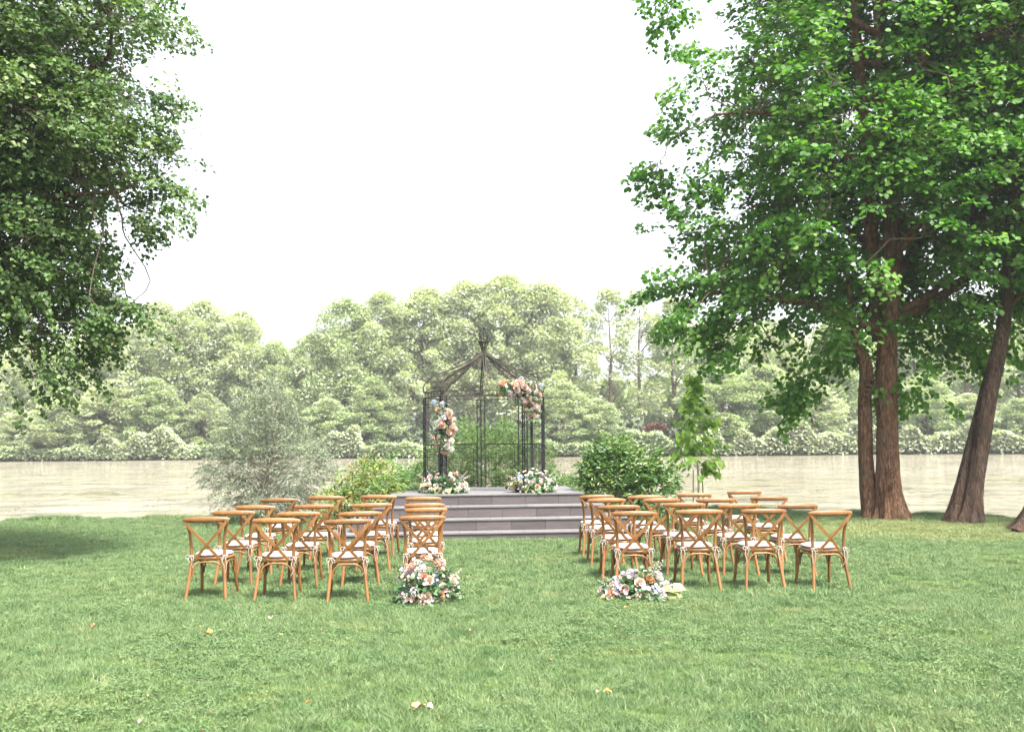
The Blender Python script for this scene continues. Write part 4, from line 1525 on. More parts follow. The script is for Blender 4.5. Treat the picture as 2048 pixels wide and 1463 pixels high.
ZR = EAVE + EB
APX = ZR + .75        # neck height
CRN = APX + .24
ribs_low, ribs_up = [], []
for k in range(8):
    a = VX[k] * (1.0 if k != FRONT else .74)
    dirv = VX[k].normalized()
    r0 = a.length
    perp = Vector((-dirv.y, dirv.x, 0))

    def P(r, z):
        return dirv * r + Vector((0, 0, z))
    low = spline([P(r0, ZR), P(r0 * .70, ZR + .24), P(r0 * .40, ZR + .46), P(r0 * .17, ZR + .66), P(.045, APX), P(.04, APX + .12), P(.10, CRN)], 5)
    ribs_low.append(low)
    mb = MB()
    for s in (-.024, .024):
        mb.tube([q + perp * s for q in low], .011, 4)
    for j in range(2, len(low) - 8, 2):
        mb.tube([low[j] + perp * .022, low[j + 1] - perp * .022], .004, 3, cap=False)
    rib = mb.build("roof_rib", rust_m, gaz)
    if k != FRONT:
        up = spline([P(r0, ZR), P(r0 * 1.0, ZR + .13), P(r0 * .86, ZR + .31), P(r0 * .60, ZR + .43), P(r0 * .32, ZR + .57), P(r0 * .17, ZR + .68), P(.055, APX)], 5)
        mb = MB()
        mb.tube(up, .016, 4)
        mb.build("outer_hoop", rust_m, rib)
        mb = MB()
        for j in range(3, 26, 3):
            l_, u_ = low[min(j, len(low) - 9)], up[j]
            mb.tube([l_, u_], .0035, 3, cap=False)
            scroll(mb, (l_ + u_) / 2, dirv, Vector((0, 0, 1)), min(.05, (l_ - u_).length * .4 + .01), 1.2, .0035, 1, 10)
        mb.build("scrollwork", rust_m, rib)
for k in range(8):
    A, B = ribs_low[k], ribs_low[(k + 1) % 8]
    n = 21
    mb = MB()
    L0 = (A[0] - B[0]).length
    for i in range(0, n):
        mb.tube([A[i], B[i]], .0026, 3, cap=False)
    c = 10
    for j in range(1, c):
        t = j / c
        path = []
        for i in range(n):
            w = (A[i] - B[i]).length
            if abs(t - .5) * L0 > w / 2 - .01:
                break
            tt = .5 + (t - .5) * L0 / w
            path.append(A[i].lerp(B[i], tt))
        if len(path) > 1:
            mb.tube(path, .0026, 3, cap=False)
    mb.build("roof_mesh", rust_m, gaz)
mb = MB()
ring = [Vector((math.cos(a) * .10, math.sin(a) * .10, CRN)) for a in np.linspace(0, 2 * math.pi, 25)]
mb.tube(ring, .009, 5, cap=False)
ring = [Vector((math.cos(a) * .05, math.sin(a) * .05, APX)) for a in np.linspace(0, 2 * math.pi, 25)]
mb.tube(ring, .009, 5, cap=False)
mb.build("crown_ring", iron_m, gaz)
for k, an in enumerate((R(8), R(68), R(128))):
    mb = MB()
    u = Vector((math.cos(an), math.sin(an), 0))
    mb.tube([u * (.15 * math.cos(t)) + Vector((0, 0, CRN + .125 + .14 * math.sin(t))) for t in np.linspace(-1.15, 2 * math.pi - 1.15 - .8, 36)], .0075, 5, cap=False)
    mb.build("finial_hoop", iron_m, gaz)
mb = MB()
mb.tube([(0, 0, CRN - .05), (0, 0, CRN + .265)], .008, 5)
mb.build("finial_rod", iron_m, gaz)

# ------------------------------------------------------------------ chairs
wood_m, nt, p = mat("honey_oak")
tc = node(nt, "ShaderNodeTexCoord")
oi = node(nt, "ShaderNodeObjectInfo")
st = mapping(nt, tc.outputs['Object'], (9, 9, 2.2))
g1 = noise_tex(nt, st, 5, 5, .6, 1.2)
g2 = noise_tex(nt, tc.outputs['Object'], 5, 3)
cc = ramp(nt, g1, [(.28, (.105, .046, .013)), (.5, (.18, .080, .024)), (.75, (.25, .120, .042))])
cc = mixc(nt, ramp(nt, g2, [(.45, (0, 0, 0)), (.75, (.5, .5, .5))]), cc, (.23, .105, .034))
hs = node(nt, "ShaderNodeHueSaturation")
mr = node(nt, "ShaderNodeMapRange")
mr.inputs[3].default_value = .74
mr.inputs[4].default_value = 1.22
nt.links.new(oi.outputs['Random'], mr.inputs[0])
nt.links.new(mr.outputs[0], hs.inputs['Value'])
nt.links.new(cc, hs.inputs['Color'])
nt.links.new(hs.outputs[0], p.inputs['Base Color'])
p.inputs['Roughness'].default_value = .42
p.inputs['Specular IOR Level'].default_value = .45
bump(nt, p, g1, .12, .002)
cushion_m = plain("cushion_cloth", (.40, .37, .36), .9, .08, 30, spec=.1, bmp=.25, bscale=160)
ribbon_m = plain("ribbon", (.36, .32, .28), .8, .08, 30, spec=.1)
screw_m = plain("screw", (.10, .07, .04), .45, .1, metal=.6)


def seat_outline(n=40, hw_f=.215, hw_b=.185, yb=-.205, yf=.215, ins=0.0, p_=3.2):
    out = []
    for i in range(n):
        a = 2 * math.pi * i / n
        c, s = math.cos(a), math.sin(a)
        x = math.copysign(abs(c) ** (2 / p_), c)
        y = math.copysign(abs(s) ** (2 / p_), s)
        yy = (yb + yf) / 2 + y * ((yf - yb) / 2 - ins)
        hw = hw_b + (hw_f - hw_b) * (yy - yb) / (yf - yb)
        out.append((x * (hw - ins), yy))
    return out


def loft_rings(rings, mb):
    n = len(rings[0])
    base = len(mb.v)
    for r in rings:
        mb.v += [tuple(q) for q in r]
    for i in range(len(rings) - 1):
        for k in range(n):
            a, b = base + i * n + k, base + i * n + (k + 1) % n
            mb.f.append((a, b, b + n, a + n))
    mb.f.append(tuple(base + k for k in range(n))[::-1])
    mb.f.append(tuple(base + (len(rings) - 1) * n + k for k in range(n)))


chair = thing("crossback_chair", "chair", "chair")
SH = .455
mb = MB()
rings = []
for z, ins in ((SH - .038, .012), (SH - .034, .004), (SH - .02, 0), (SH - .006, .003), (SH, .012), (SH - .004, .04)):
    rings.append([(x, y, z) for x, y in seat_outline(ins=ins)])
loft_rings(rings, mb)
seat_me = mb.mesh("seat", True, 50)
link("seat", seat_me, wood_m, chair)


def cushion_mesh(seed):
    rs = random.Random(seed)
    mb = MB()
    rings = []
    for z, ins in ((.004, .022), (.006, .006), (.014, -.002), (.026, .0), (.036, .014), (.042, .045), (.045, .09), (.046, .15)):
        rr = []
        for x, y in seat_outline(48, .205, .178, -.175, .212, ins, 2.9):
            w = .0035 * noise.noise(Vector((x * 14 + seed, y * 14, z * 20))) * (1 if ins > -.1 else 0)
            rr.append((x, y, SH + z + w * 1.2))
        rings.append(rr)
    loft_rings(rings, mb)
    return mb.mesh("cushion", True)


def tie_mesh(seed, s):
    """Ribbon knotted round the back leg: a knot, two loops and two hanging tails (s = side)."""
    rs = random.Random(seed)
    mb = MB()
    c = Vector((s * .186, -.222, SH + .015))
    ring = [c + Vector((math.cos(a) * .024, math.sin(a) * .024 + .018, .004 * math.sin(a * 2))) for a in np.linspace(0, 6.283, 13)]
    mb.tube(ring, .0045, 5, cap=False, flat=1)
    k = c + Vector((0, -.012, 0))
    mb.tube([k + Vector((-.008, 0, 0)), k, k + Vector((.008, 0, 0))], [.006, .010, .006], 6)
    for q in (-1, 1):
        l = rs.uniform(.022, .05)
        d = Vector((q * l, -.01, rs.uniform(-.045, -.01)))
        mb.tube(spline([k, k + d * .6 + Vector((0, 0, .02)), k + d, k + d * .55 - Vector((0, 0, .02)), k], 4), .004, 4, cap=False)
        L = rs.uniform(.09, .22)
        mb.tube(spline([k, k + Vector((q * .022, -.008, -L * .35)), k + Vector((q * rs.uniform(0, .03), -.004, -L * .7)), k + Vector((q * rs.uniform(.0, .05), 0, -L))], 4), .0042, 4, flat=.5)
    # cord to the cushion
    mb.tube([k + Vector((0, .02, 0)), Vector((s * .16, -.16, SH + .018))], .004, 4)
    return mb.mesh("tie", True)


cush0 = link("cushion", cushion_mesh(1), cushion_m, chair)
for s in (-1, 1):
    link("tie", tie_mesh(3 + s, s), ribbon_m, cush0)
for s in (-1, 1):
    mb = MB()
    path = spline([(s * .218, -.285, 0), (s * .204, -.258, .12), (s * .188, -.222, .30), (s * .181, -.205, .46), (s * .184, -.212, .62), (s * .197, -.235, .745), (s * .222, -.258, .83), (s * .238, -.268, .865)], 4)
    mb.tube(path, lerp_list([.0165, .018, .0185, .0185, .0175, .0165, .015, .013], len(path)), 9)
    mb.build("leg", wood_m, chair, smooth=True, angle=60)
for s in (-1, 1):
    mb = MB()
    path = spline([(s * .205, .262, 0), (s * .194, .222, .13), (s * .188, .196, .28), (s * .186, .185, .425)], 4)
    mb.tube(path, lerp_list([.0155, .0175, .0185, .0185], len(path)), 9)
    mb.build("leg", wood_m, chair, smooth=True, angle=60)
# top rail, bowed back
mb = MB()
n = 22
pts_, rad_ = [], []
for i in range(n + 1):
    t = i / n * 2 - 1
    pts_.append((t * .252, -.272 - .042 * (1 - t * t), .862 + .006 * (1 - t * t)))
    rad_.append(.0175 + .0145 * (1 - abs(t) ** 3.2) ** .6)
base = len(mb.v)
mb.tube(pts_, rad_, 12, flat=1.0, up=(0, 0, 1))
V = np.array(mb.v)
cyv = np.repeat(np.array([q[1] for q in pts_]), 12)
V[:, 1] = cyv + (V[:, 1] - cyv) * .55
mb.v = [tuple(q) for q in V]
mb.build("top_rail", wood_m, chair, smooth=True, angle=50)
# X braces: flat bent strips from the rail ends to the rear seat edge
for s in (-1, 1):
    yo = -.004 if s > 0 else .006
    path = spline([(s * .236, -.292 + yo, .855), (s * .15, -.292 + yo, .75), (s * .0, -.266 + yo, .585), (-s * .075, -.244 + yo, .50), (-s * .135, -.224 + yo, .428)], 5)
    mb = MB()
    for i, q in enumerate(path):
        a = path[max(0, i - 1)]
        b = path[min(len(path) - 1, i + 1)]
        t = (b - a).normalized()
        nrm = Vector((0, -1, -.1)).normalized()
        w = t.cross(nrm).normalized()
        hw = .0155
        for (u, v) in ((-1, -1), (1, -1), (1, 1), (-1, 1)):
            mb.v.append(tuple(q + w * (hw * u) + nrm * (.0045 * v)))
    m = len(path)
    for i in range(m - 1):
        for k in range(4):
            a, b = i * 4 + k, i * 4 + (k + 1) % 4
            mb.f.append((a, b, b + 4, a + 4))
    mb.f += [(3, 2, 1, 0), tuple(range((m - 1) * 4, m * 4))]
    br_ = mb.build("cross_brace", wood_m, chair)
    for q in ((s * .232, -.300 + yo, .848), (-s * .131, -.232 + yo, .436)) + (((0, -.2745, .585),) if s > 0 else ()):
        mb = MB()
        mb.tube([q, (q[0], q[1] - .003, q[2])], .0055, 8)
        mb.build("screw", screw_m, br_)
# bent hoops under the seat
def hoop(a, b, zt, zb, name="leg_hoop"):
    a, b = Vector(a), Vector(b)
    mb = MB()
    pts_ = []
    for i in range(21):
        t = i / 20 * 2 - 1
        z = zb + (zt - zb) * (1 - abs(t) ** 2.8) ** .5
        x = .5 + .5 * (abs(t) ** .8) * math.copysign(1, t)
        q = a.lerp(b, x)
        pts_.append((q.x, q.y, z))
    pts_ = [(pts_[0][0], pts_[0][1], zb - .03)] + pts_ + [(pts_[-1][0], pts_[-1][1], zb - .03)]
    mb.tube(pts_, .0105, 7)
    mb.build(name, wood_m, chair, smooth=True, angle=60)


hoop((-.168, -.207, 0), (.168, -.207, 0), .402, .275)
hoop((-.165, .192, 0), (.165, .192, 0), .402, .275)
hoop((-.185, -.190, 0), (-.185, .172, 0), .402, .285)
hoop((.185, -.190, 0), (.185, .172, 0), .402, .285)

cush_alt = [cush0.data, cushion_mesh(5), cushion_mesh(9)]
tie_alt = {s: [tie_mesh(20 + i * 2 + s, s) for i in range(4)] for s in (-1, 1)}
for l_ in list(tie_alt.values()):
    for me in l_:
        me.materials.append(ribbon_m)
for me in cush_alt[1:]:
    me.materials.append(cushion_m)


def cpos(px, d):
    return (px - 1024) * d / 1991 / 1.0


# rail centre in the photograph turned into metres, distance, turn in degrees
L1 = [(416, 10.9, 0), (548.5, 10.82, 4), (689, 10.85, 8), (839, 11.0, 6)]
L2 = [(469, 11.9, 1), (596.5, 11.9, 3), (714, 11.85, 9), (848, 12.0, 5)]
L3 = [(510, 12.95, 2), (626.5, 13.0, 4), (741, 12.9, 6), (845.5, 12.75, 4)]
L4 = [(558.5, 14.25, 2), (648.5, 14.3, 4), (759, 14.35, -4), (842, 14.2, 4)]
R1 = [(1262, 11.1, 1), (1392.5, 11.1, 1), (1517.5, 11.1, 3), (1646, 11.15, 7)]
R2 = [(1235.5, 12.05, -1), (1360, 12.2, 2), (1471.5, 12.2, 2), (1581, 12.2, 8)]
R3 = [(1207.5, 13.35, 3), (1310.5, 13.3, 9), (1428, 13.4, -2), (1529, 13.5, 3)]
R4 = [(1188.5, 14.4, 4), (1287, 14.4, 0), (1381.5, 14.6, 2), (1481, 14.7, 3)]
ROWN = ["front", "second", "third", "back"]
COLN_L = ["leftmost", "second from the left", "third from the left", "at the aisle"]
COLN_R = ["at the aisle", "second from the aisle", "third from the aisle", "rightmost"]
extra = {("L", 0, 0): "long ribbon tails hanging", ("L", 0, 3): "flowers at its feet", ("R", 0, 0): "flowers hiding its legs",
         ("L", 3, 0): "by the olive trunk", ("R", 3, 2): "below the sapling"}
first = True
for side, rows in (("L", (L1, L2, L3, L4)), ("R", (R1, R2, R3, R4))):
    for ri, row in enumerate(rows):
        for ci_, (px, d, yaw) in enumerate(row):
            c = chair if first else copy_tree(chair)
            x = cpos(px, d)
            d = d + .27
            c.location = (x, d, float(ground_z(x, d)) + .004)
            c.rotation_euler = (R(random.uniform(-.6, .6)), R(random.uniform(-.7, .7)), R(yaw))
            side_n = "left" if side == "L" else "right"
            col = (COLN_L if side == "L" else COLN_R)[ci_]
            lb = f"oak cross-back chair, {ROWN[ri]} row of the {side_n} block, {col}"
            e = extra.get((side, ri, ci_))
            if e:
                lb += ", " + e
            c['label'] = lb
            c['group'] = "cross-back chairs set out for the ceremony"
            if not first:
                for ch in c.children:
                    if ch.name.startswith("cushion"):
                        ch.data = random.choice(cush_alt)
                        for tchild, s in zip(sorted(ch.children, key=lambda o: o.data.vertices[0].co.x), (-1, 1)):
                            tchild.data = random.choice(tie_alt[s])
            first = False

# ------------------------------------------------------------------ flowers
def petal_mat(name, col, tr=.25):
    m, nt, p = mat(name)
    oi = node(nt, "ShaderNodeObjectInfo")
    at = node(nt, "ShaderNodeAttribute", attribute_name="rnd")
    hs = node(nt, "ShaderNodeHueSaturation")
    mr = node(nt, "ShaderNodeMapRange")
    mr.inputs[3].default_value = .7
    mr.inputs[4].default_value = 1.15
    nt.links.new(oi.outputs['Random'], mr.inputs[0])
    nt.links.new(mr.outputs[0], hs.inputs['Saturation'])
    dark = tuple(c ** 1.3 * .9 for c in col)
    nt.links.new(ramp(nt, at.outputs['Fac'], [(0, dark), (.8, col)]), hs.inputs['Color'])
    nt.links.new(hs.outputs[0], p.inputs['Base Color'])
    p.inputs['Roughness'].default_value = .75
    p.inputs['Specular IOR Level'].default_value = .15
    trn = node(nt, "ShaderNodeBsdfTranslucent")
    nt.links.new(hs.outputs[0], trn.inputs[0])
    mx = node(nt, "ShaderNodeMixShader")
    mx.inputs[0].default_value = tr
    nt.links.new(p.outputs[0], mx.inputs[1])
    nt.links.new(trn.outputs[0], mx.inputs[2])
    nt.links.new(mx.outputs[0], nt.nodes["Material Output"].inputs['Surface'])
    return m


PM = {'cream': petal_mat("petal_cream", (0.67, 0.55, 0.43)), 'blush': petal_mat("petal_blush", (0.66, 0.46, 0.40)), 'peach': petal_mat("petal_peach", (0.67, 0.40, 0.24)),
      'white': petal_mat("petal_white", (0.67, 0.62, 0.58)), 'blue': petal_mat("petal_blue", (0.43, 0.50, 0.67)), 'lilac': petal_mat("petal_lilac", (0.50, 0.43, 0.58)),
      'pink': petal_mat("petal_pink", (0.60, 0.36, 0.41)), 'rust': petal_mat("petal_rust", (0.43, 0.23, 0.17)), 'mauve': petal_mat("petal_mauve", (0.60, 0.46, 0.50))}


def petal(V, F, Rn, c, d, up, L, W, cup, rv):
    """One cupped petal: 3x3 grid."""
    d = np.array(d, float)
    d /= np.linalg.norm(d)
    up = np.array(up, float)
    x = np.cross(d, up)
    x /= np.linalg.norm(x) + 1e-9
    z = np.cross(x, d)
    b = len(V)
    for j, t in enumerate((0, .55, 1)):
        ww = W * (.35, 1, .72)[j]
        for s in (-1, 0, 1):
            q = np.array(c) + d * L * t + x * ww * s + z * (cup * (t ** 1.6) * L + abs(s) * cup * .5 * W * (1 - .3 * t))
            V.append(q)
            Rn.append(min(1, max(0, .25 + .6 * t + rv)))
    for j in range(2):
        for s in range(2):
            a = b + j * 3 + s
            F.append((a, a + 1, a + 4, a + 3))


def rose_mesh(name, r=.045, rings=((3, .25, 1.25), (5, .5, .95), (6, .8, .6), (7, 1.0, .25)), seed=0):
    rs = random.Random(seed)
    V, F, Rn = [], [], []
    for q, (n, rad, lift) in enumerate(rings):
        for k in range(n):
            a = 6.283 * (k + q * .5) / n + rs.uniform(-.15, .15)
            out = np.array([math.cos(a), math.sin(a), 0])
            c = out * r * rad * .28 + np.array([0, 0, -.3 * r + .12 * r * (3 - q)])
            d = out * (rad * .8) + np.array([0, 0, lift])
            inward = -out + np.array([0, 0, .6])
            petal(V, F, Rn, c, d, inward, r * (1.0 if q else .8), r * (.42 + .14 * q), .35, rs.uniform(-.15, .1) - .12 * (3 - q))
    return np_mesh(name, np.array(V), np.array(F), np.array(Rn), smooth=True)


def bloom_mesh(name, n=6, r=.02, seed=0):
    rs = random.Random(seed)
    V, F, Rn = [], [], []
    for k in range(n):
        a = 6.283 * k / n
        petal(V, F, Rn, (0, 0, 0), (math.cos(a), math.sin(a), .45), (0, 0, 1), r, r * .45, .3, rs.uniform(-.1, .2))
    return np_mesh(name, np.array(V), np.array(F), np.array(Rn), smooth=True)


def spike_mesh(name, L=.22, n=16, r=.014, seed=0):
    """Delphinium-like spike: florets around a stem, smaller to the tip."""
    rs = random.Random(seed)
    V, F, Rn = [], [], []
    for k in range(n):
        t = k / n
        a = k * 2.4
        o = np.array([math.cos(a), math.sin(a), .3])
        c = o * .012 * (1 - .6 * t) + np.array([0, 0, L * (.12 + .88 * t)])
        for j in range(3):
            b = a + (j - 1) * 1.3
            petal(V, F, Rn, c, (math.cos(b), math.sin(b), .35 + .4 * t), (0, 0, 1), r * (1.25 - .7 * t), r * .62 * (1.2 - .7 * t), .3, rs.uniform(-.2, .2))
    return np_mesh(name, np.array(V), np.array(F), np.array(Rn), smooth=True)


def cluster_mesh(name, n=22, R_=.035, r=.012, seed=0):
    """Hydrangea/lilac head: many small blooms over a dome."""
    rs = random.Random(seed)
    V, F, Rn = [], [], []
    for k in range(n):
        z = 1 - 1.35 * (k + .5) / n
        a = k * 2.4
        s = math.sqrt(max(0, 1 - z * z))
        u = np.array([math.cos(a) * s, math.sin(a) * s, z])
        for j in range(3):
            t = np.cross(u, np.array([.3, .5, .8]))
            t /= np.linalg.norm(t)
            w = np.cross(u, t)
            b = j * 2.09 + k
            petal(V, F, Rn, u * R_, t * math.cos(b) + w * math.sin(b) + u * .4, u, r, r * .55, .2, rs.uniform(-.25, .2))
    return np_mesh(name, np.array(V), np.array(F), np.array(Rn), smooth=True)


SRC = {}
for ck, m in PM.items():
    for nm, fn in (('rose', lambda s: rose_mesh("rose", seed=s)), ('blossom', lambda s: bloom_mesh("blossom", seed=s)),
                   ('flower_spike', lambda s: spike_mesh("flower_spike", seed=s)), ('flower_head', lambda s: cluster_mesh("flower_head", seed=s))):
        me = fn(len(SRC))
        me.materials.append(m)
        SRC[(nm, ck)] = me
arr_leaf = leaf_material("arrangement_leaf", (0.025, 0.08, 0.03), (0.06, 0.14, 0.05), (0.17, 0.24, 0.13), .25, patch=8)
lime_big = leaf_material("arrangement_pale_leaf", (0.16, 0.20, 0.06), (0.26, 0.29, 0.12), (0.34, 0.35, 0.19), .3, patch=10)
bigleaf = np_mesh("leaf", leaf_shape('heart') * np.array([1.1, 1, 1.6]), LEAF_Q, np.full(6, .6))
bigleaf.materials.append(lime_big)
foam_m = plain("foam_block", (.035, .06, .03), .9)


def place(parent, key, p_, d_, s):
    """Put a flower at p_, facing d_."""
    o = link(key[0], SRC[key], None, parent, tuple(p_))
    d_ = Vector(d_).normalized()
    o.rotation_euler = (d_.to_track_quat('Z', 'Y') @ Matrix.Rotation(random.uniform(0, 6.28), 4, 'Z').to_quaternion()).to_euler()
    o.scale = (s, s, s)
    return o


def big_leaf(parent, p_, d_, s):
    o = link("leaf", bigleaf, None, parent, tuple(p_))
    d_ = Vector(d_).normalized()
    up = Vector((random.gauss(0, .4), -.6 + random.gauss(0, .3), 1))
    x = d_.cross(up).normalized()
    o.rotation_euler = Matrix((x, d_, x.cross(d_))).transposed().to_euler()
    o.scale = (s, s, s)


def arr_foliage(t, P, D, leaf=.05, n_leaf=9, slen=.14, sw=.04, kind='round'):
    pos, dd, up, sz, rnd = spray_leaves(np.array(P), np.array(D), n_leaf, slen, sw, leaf, .2, .7)
    pos[:, 2] = np.maximum(pos[:, 2], .006)
    link("foliage", leaves_mesh("foliage", pos, dd, up, sz, kind, rnd), arr_leaf, t, kind='stuff')
    mb = MB()
    for a, b in zip(P, D):
        a, b = np.array(a), np.array(b)
        b = b / (np.linalg.norm(b) + 1e-6)
        mb.tube([a * .3 + np.array([0, 0, .02]), a, a + b * slen], [.003, .0025, .001], 3, cap=False)
    mb.build("stems", arr_leaf, t, kind='stuff')


def dome_dir(emin=.05, front=.35):
    while True:
        u = np.array([random.gauss(0, 1), random.gauss(-front, 1), abs(random.gauss(0, .8))])
        u /= np.linalg.norm(u)
        if u[2] > emin:
            return u


def mound(name, label, loc, rx, ry, rz, roses, heads, blooms, spikes, leaves, fol, leaf_size=.05, lean=0.0):
    t = thing(name, label, "flower arrangement", loc, 0, "flower arrangements")
    mb = MB()
    mb.tube([(0, 0, 0), (0, 0, rz * .25), (0, 0, rz * .4)], [rx * .42, rx * .4, rx * .2], 12)
    mb.build("foam_block", foam_m, t, smooth=True)
    S = np.array([rx, ry, rz])
    P, D = [], []
    for _ in range(fol):
        u = dome_dir(-.0)
        P.append(u * S * random.uniform(.3, .84) * np.array([1.08, 1, .82]))
        D.append(u + np.array([0, 0, .1]))
    arr_foliage(t, P, D, leaf_size)

    def put(kind, cols, n, s0, s1, r0, r1, emin=.05):
        for i in range(n):
            u = dome_dir(emin)
            p_ = u * S * random.uniform(r0, r1)
            p_[0] += lean * p_[2]
            place(t, (kind, cols[i % len(cols)]), p_, Vector(u) + Vector((0, -.35, .15)), random.uniform(s0, s1))
    put('rose', roses[1], roses[0], .8, 1.15, .92, 1.08, .12)
    put('flower_head', heads[1], heads[0], .85, 1.35, .85, 1.1)
    put('blossom', blooms[1], blooms[0], .8, 1.5, .92, 1.2)
    for (p_, d_, ck, s) in spikes:
        place(t, ('flower_spike', ck), p_, d_, s)
    for (p_, d_, s) in leaves:
        big_leaf(t, p_, d_, s)
    return t


ax, ay = cpos(855, 10.72), 10.72
sp = [((-.12, -.03, .18), (-.45, -.1, 1), 'white', 1.25), ((-.16, -.05, .2), (-.6, 0, 1), 'white', 1.1), ((-.10, .0, .2), (-.25, 0, 1), 'mauve', 1.2), ((-.2, 0, .14), (-.9, 0, .8), 'lilac', .9),
      ((.06, -.06, .15), (.12, 0, 1), 'blue', 1.15), ((.03, -.08, .12), (0, -.1, 1), 'blue', 1.0), ((.17, 0, .2), (.9, 0, .75), 'white', 1.1), ((.16, -.03, .16), (.3, 0, 1), 'white', .9),
      ((.1, .02, .2), (.2, 0, 1), 'white', 1.0), ((-.02, 0, .2), (-.08, 0, 1), 'cream', 1.0), ((.2, -.05, .1), (1, -.2, .15), 'blue', .7), ((-.05, -.16, .16), (.3, -1, -.25), 'blush', .9), ((.05, -.17, .14), (-.6, -1, -.3), 'rust', .8),
      ((.12, -.16, .15), (.9, -.7, .1), 'blush', .8), ((-.1, -.15, .15), (-.6, -1, -.5), 'blush', .9), ((.22, 0, .12), (1, 0, .4), 'mauve', .7)]
lv = [((-.05, -.18, .10), (-.1, -.6, -1), .12), ((.0, -.19, .10), (.1, -.6, -1), .11), ((-.09, -.18, .09), (-.4, -.6, -1), .11), ((.13, -.17, .10), (.2, -.6, -1), .12), ((.18, -.15, .11), (.4, -.5, -1), .12),
      ((.09, -.18, .09), (-.1, -.7, -.9), .10), ((-.2, -.1, .1), (-1, -.3, -.1), .1), ((-.25, -.05, .07), (-1, 0, .1), .1), ((.2, -.1, .13), (.8, -.4, -.6), .1), ((.03, .02, .3), (0, 0, 1), .08)]
mound("flower_arrangement", "tall arrangement of cream roses and white spikes at the aisle, left block", (ax, ay, float(ground_z(ax, ay))),
      .29, .23, .48, (14, ['cream', 'cream', 'blush', 'peach', 'cream']), (20, ['blush', 'lilac', 'white', 'mauve', 'white', 'rust']), (95, ['lilac', 'white', 'mauve', 'blue', 'cream', 'blush']), sp, lv, 150)

bx, by = cpos(1268, 10.7), 10.7
sp = [((.14, 0, .14), (.35, 0, 1), 'blush', 1.25), ((.16, -.02, .15), (.42, 0, 1), 'white', 1.3), ((.12, 0, .15), (.3, 0, 1), 'mauve', 1.1), ((-.22, 0, .14), (-.8, 0, .6), 'blush', .9), ((-.25, -.03, .12), (-1, 0, .5), 'white', .9),
      ((-.12, .02, .2), (-.5, 0, .9), 'blue', .7), ((.06, 0, .2), (.1, 0, 1), 'blue', .7), ((.24, -.02, .12), (.7, 0, .6), 'mauve', .8), ((.05, -.18, .03), (.1, -1, .35), 'pink', .7), ((-.28, -.05, .05), (-1, 0, .1), 'lilac', .6),
      ((0, .05, .18), (-.1, 0, 1), 'cream', .7)]
lv = [((.28, -.1, .10), (1, -.3, -.05), .15), ((.33, -.1, .07), (1, -.3, -.25), .15), ((.36, -.06, .12), (1, -.1, .05), .15), ((.26, -.14, .08), (.7, -.6, -.5), .13), ((.24, -.12, .12), (.9, -.4, .2), .11),
      ((-.02, .02, .22), (0, 0, 1), .1), ((.03, .02, .2), (.3, 0, 1), .1), ((-.3, -.1, .04), (-1, -.2, .1), .12), ((-.22, -.17, .03), (-1, -.5, 0), .11), ((.3, -.15, .04), (1, -.5, -.1), .12)]
mound("flower_arrangement", "low spreading arrangement of pastel flowers and lilac sprigs at the aisle, right block", (bx, by, float(ground_z(bx, by))),
      .35, .25, .28, (8, ['blush', 'peach', 'cream', 'white']), (26, ['blush', 'white', 'lilac', 'mauve', 'blush', 'blue']), (130, ['lilac', 'white', 'mauve', 'blue', 'cream', 'pink']), sp, lv, 140)
SZ = .712
for (px, lb, cs) in ((888, "wide mound of peach and blush flowers on the stage at the gazebo's left foot", ['blush', 'peach', 'white', 'cream']),
                     (1063, "wide mound of cream and pale blue flowers on the stage at the gazebo's right foot", ['cream', 'white', 'blush', 'cream'])):
    d = 18.45
    x = cpos(px, d)
    sp = [((-.25, 0, .2), (-1, -.1, .5), 'blush', 1.3), ((-.2, 0, .25), (-.7, 0, .9), 'blue' if px < 900 else 'white', 1), ((.25, 0, .2), (1, 0, .5), 'white', 1.2), ((.1, -.15, .06), (.1, -1, .1), 'blue', 1.1), ((-.28, -.05, .12), (-1, -.2, .2), 'blush', 1.3), ((.28, 0, .25), (.8, 0, .8), 'mauve', 1)]
    lv = [((-.1, -.25, .1), (-.3, -.8, -.6), .14), ((.08, -.25, .1), (.2, -.8, -.6), .14), ((.2, -.2, .1), (.6, -.6, -.5), .14), ((-.3, -.1, .15), (-.9, -.3, .1), .12), ((.02, -.24, .08), (0, -.8, -.6), .13), ((-.3, -.15, .15), (-1, -.3, 0), .14)]
    mound("flower_arrangement", lb, (x, d, SZ), .40, .27, .38, (18, cs), (24, ['blush', 'white', 'blue' if px > 900 else 'blush', 'mauve', 'cream']), (80, ['white', 'blue', 'blush', 'cream']), sp, lv, 130, .06)


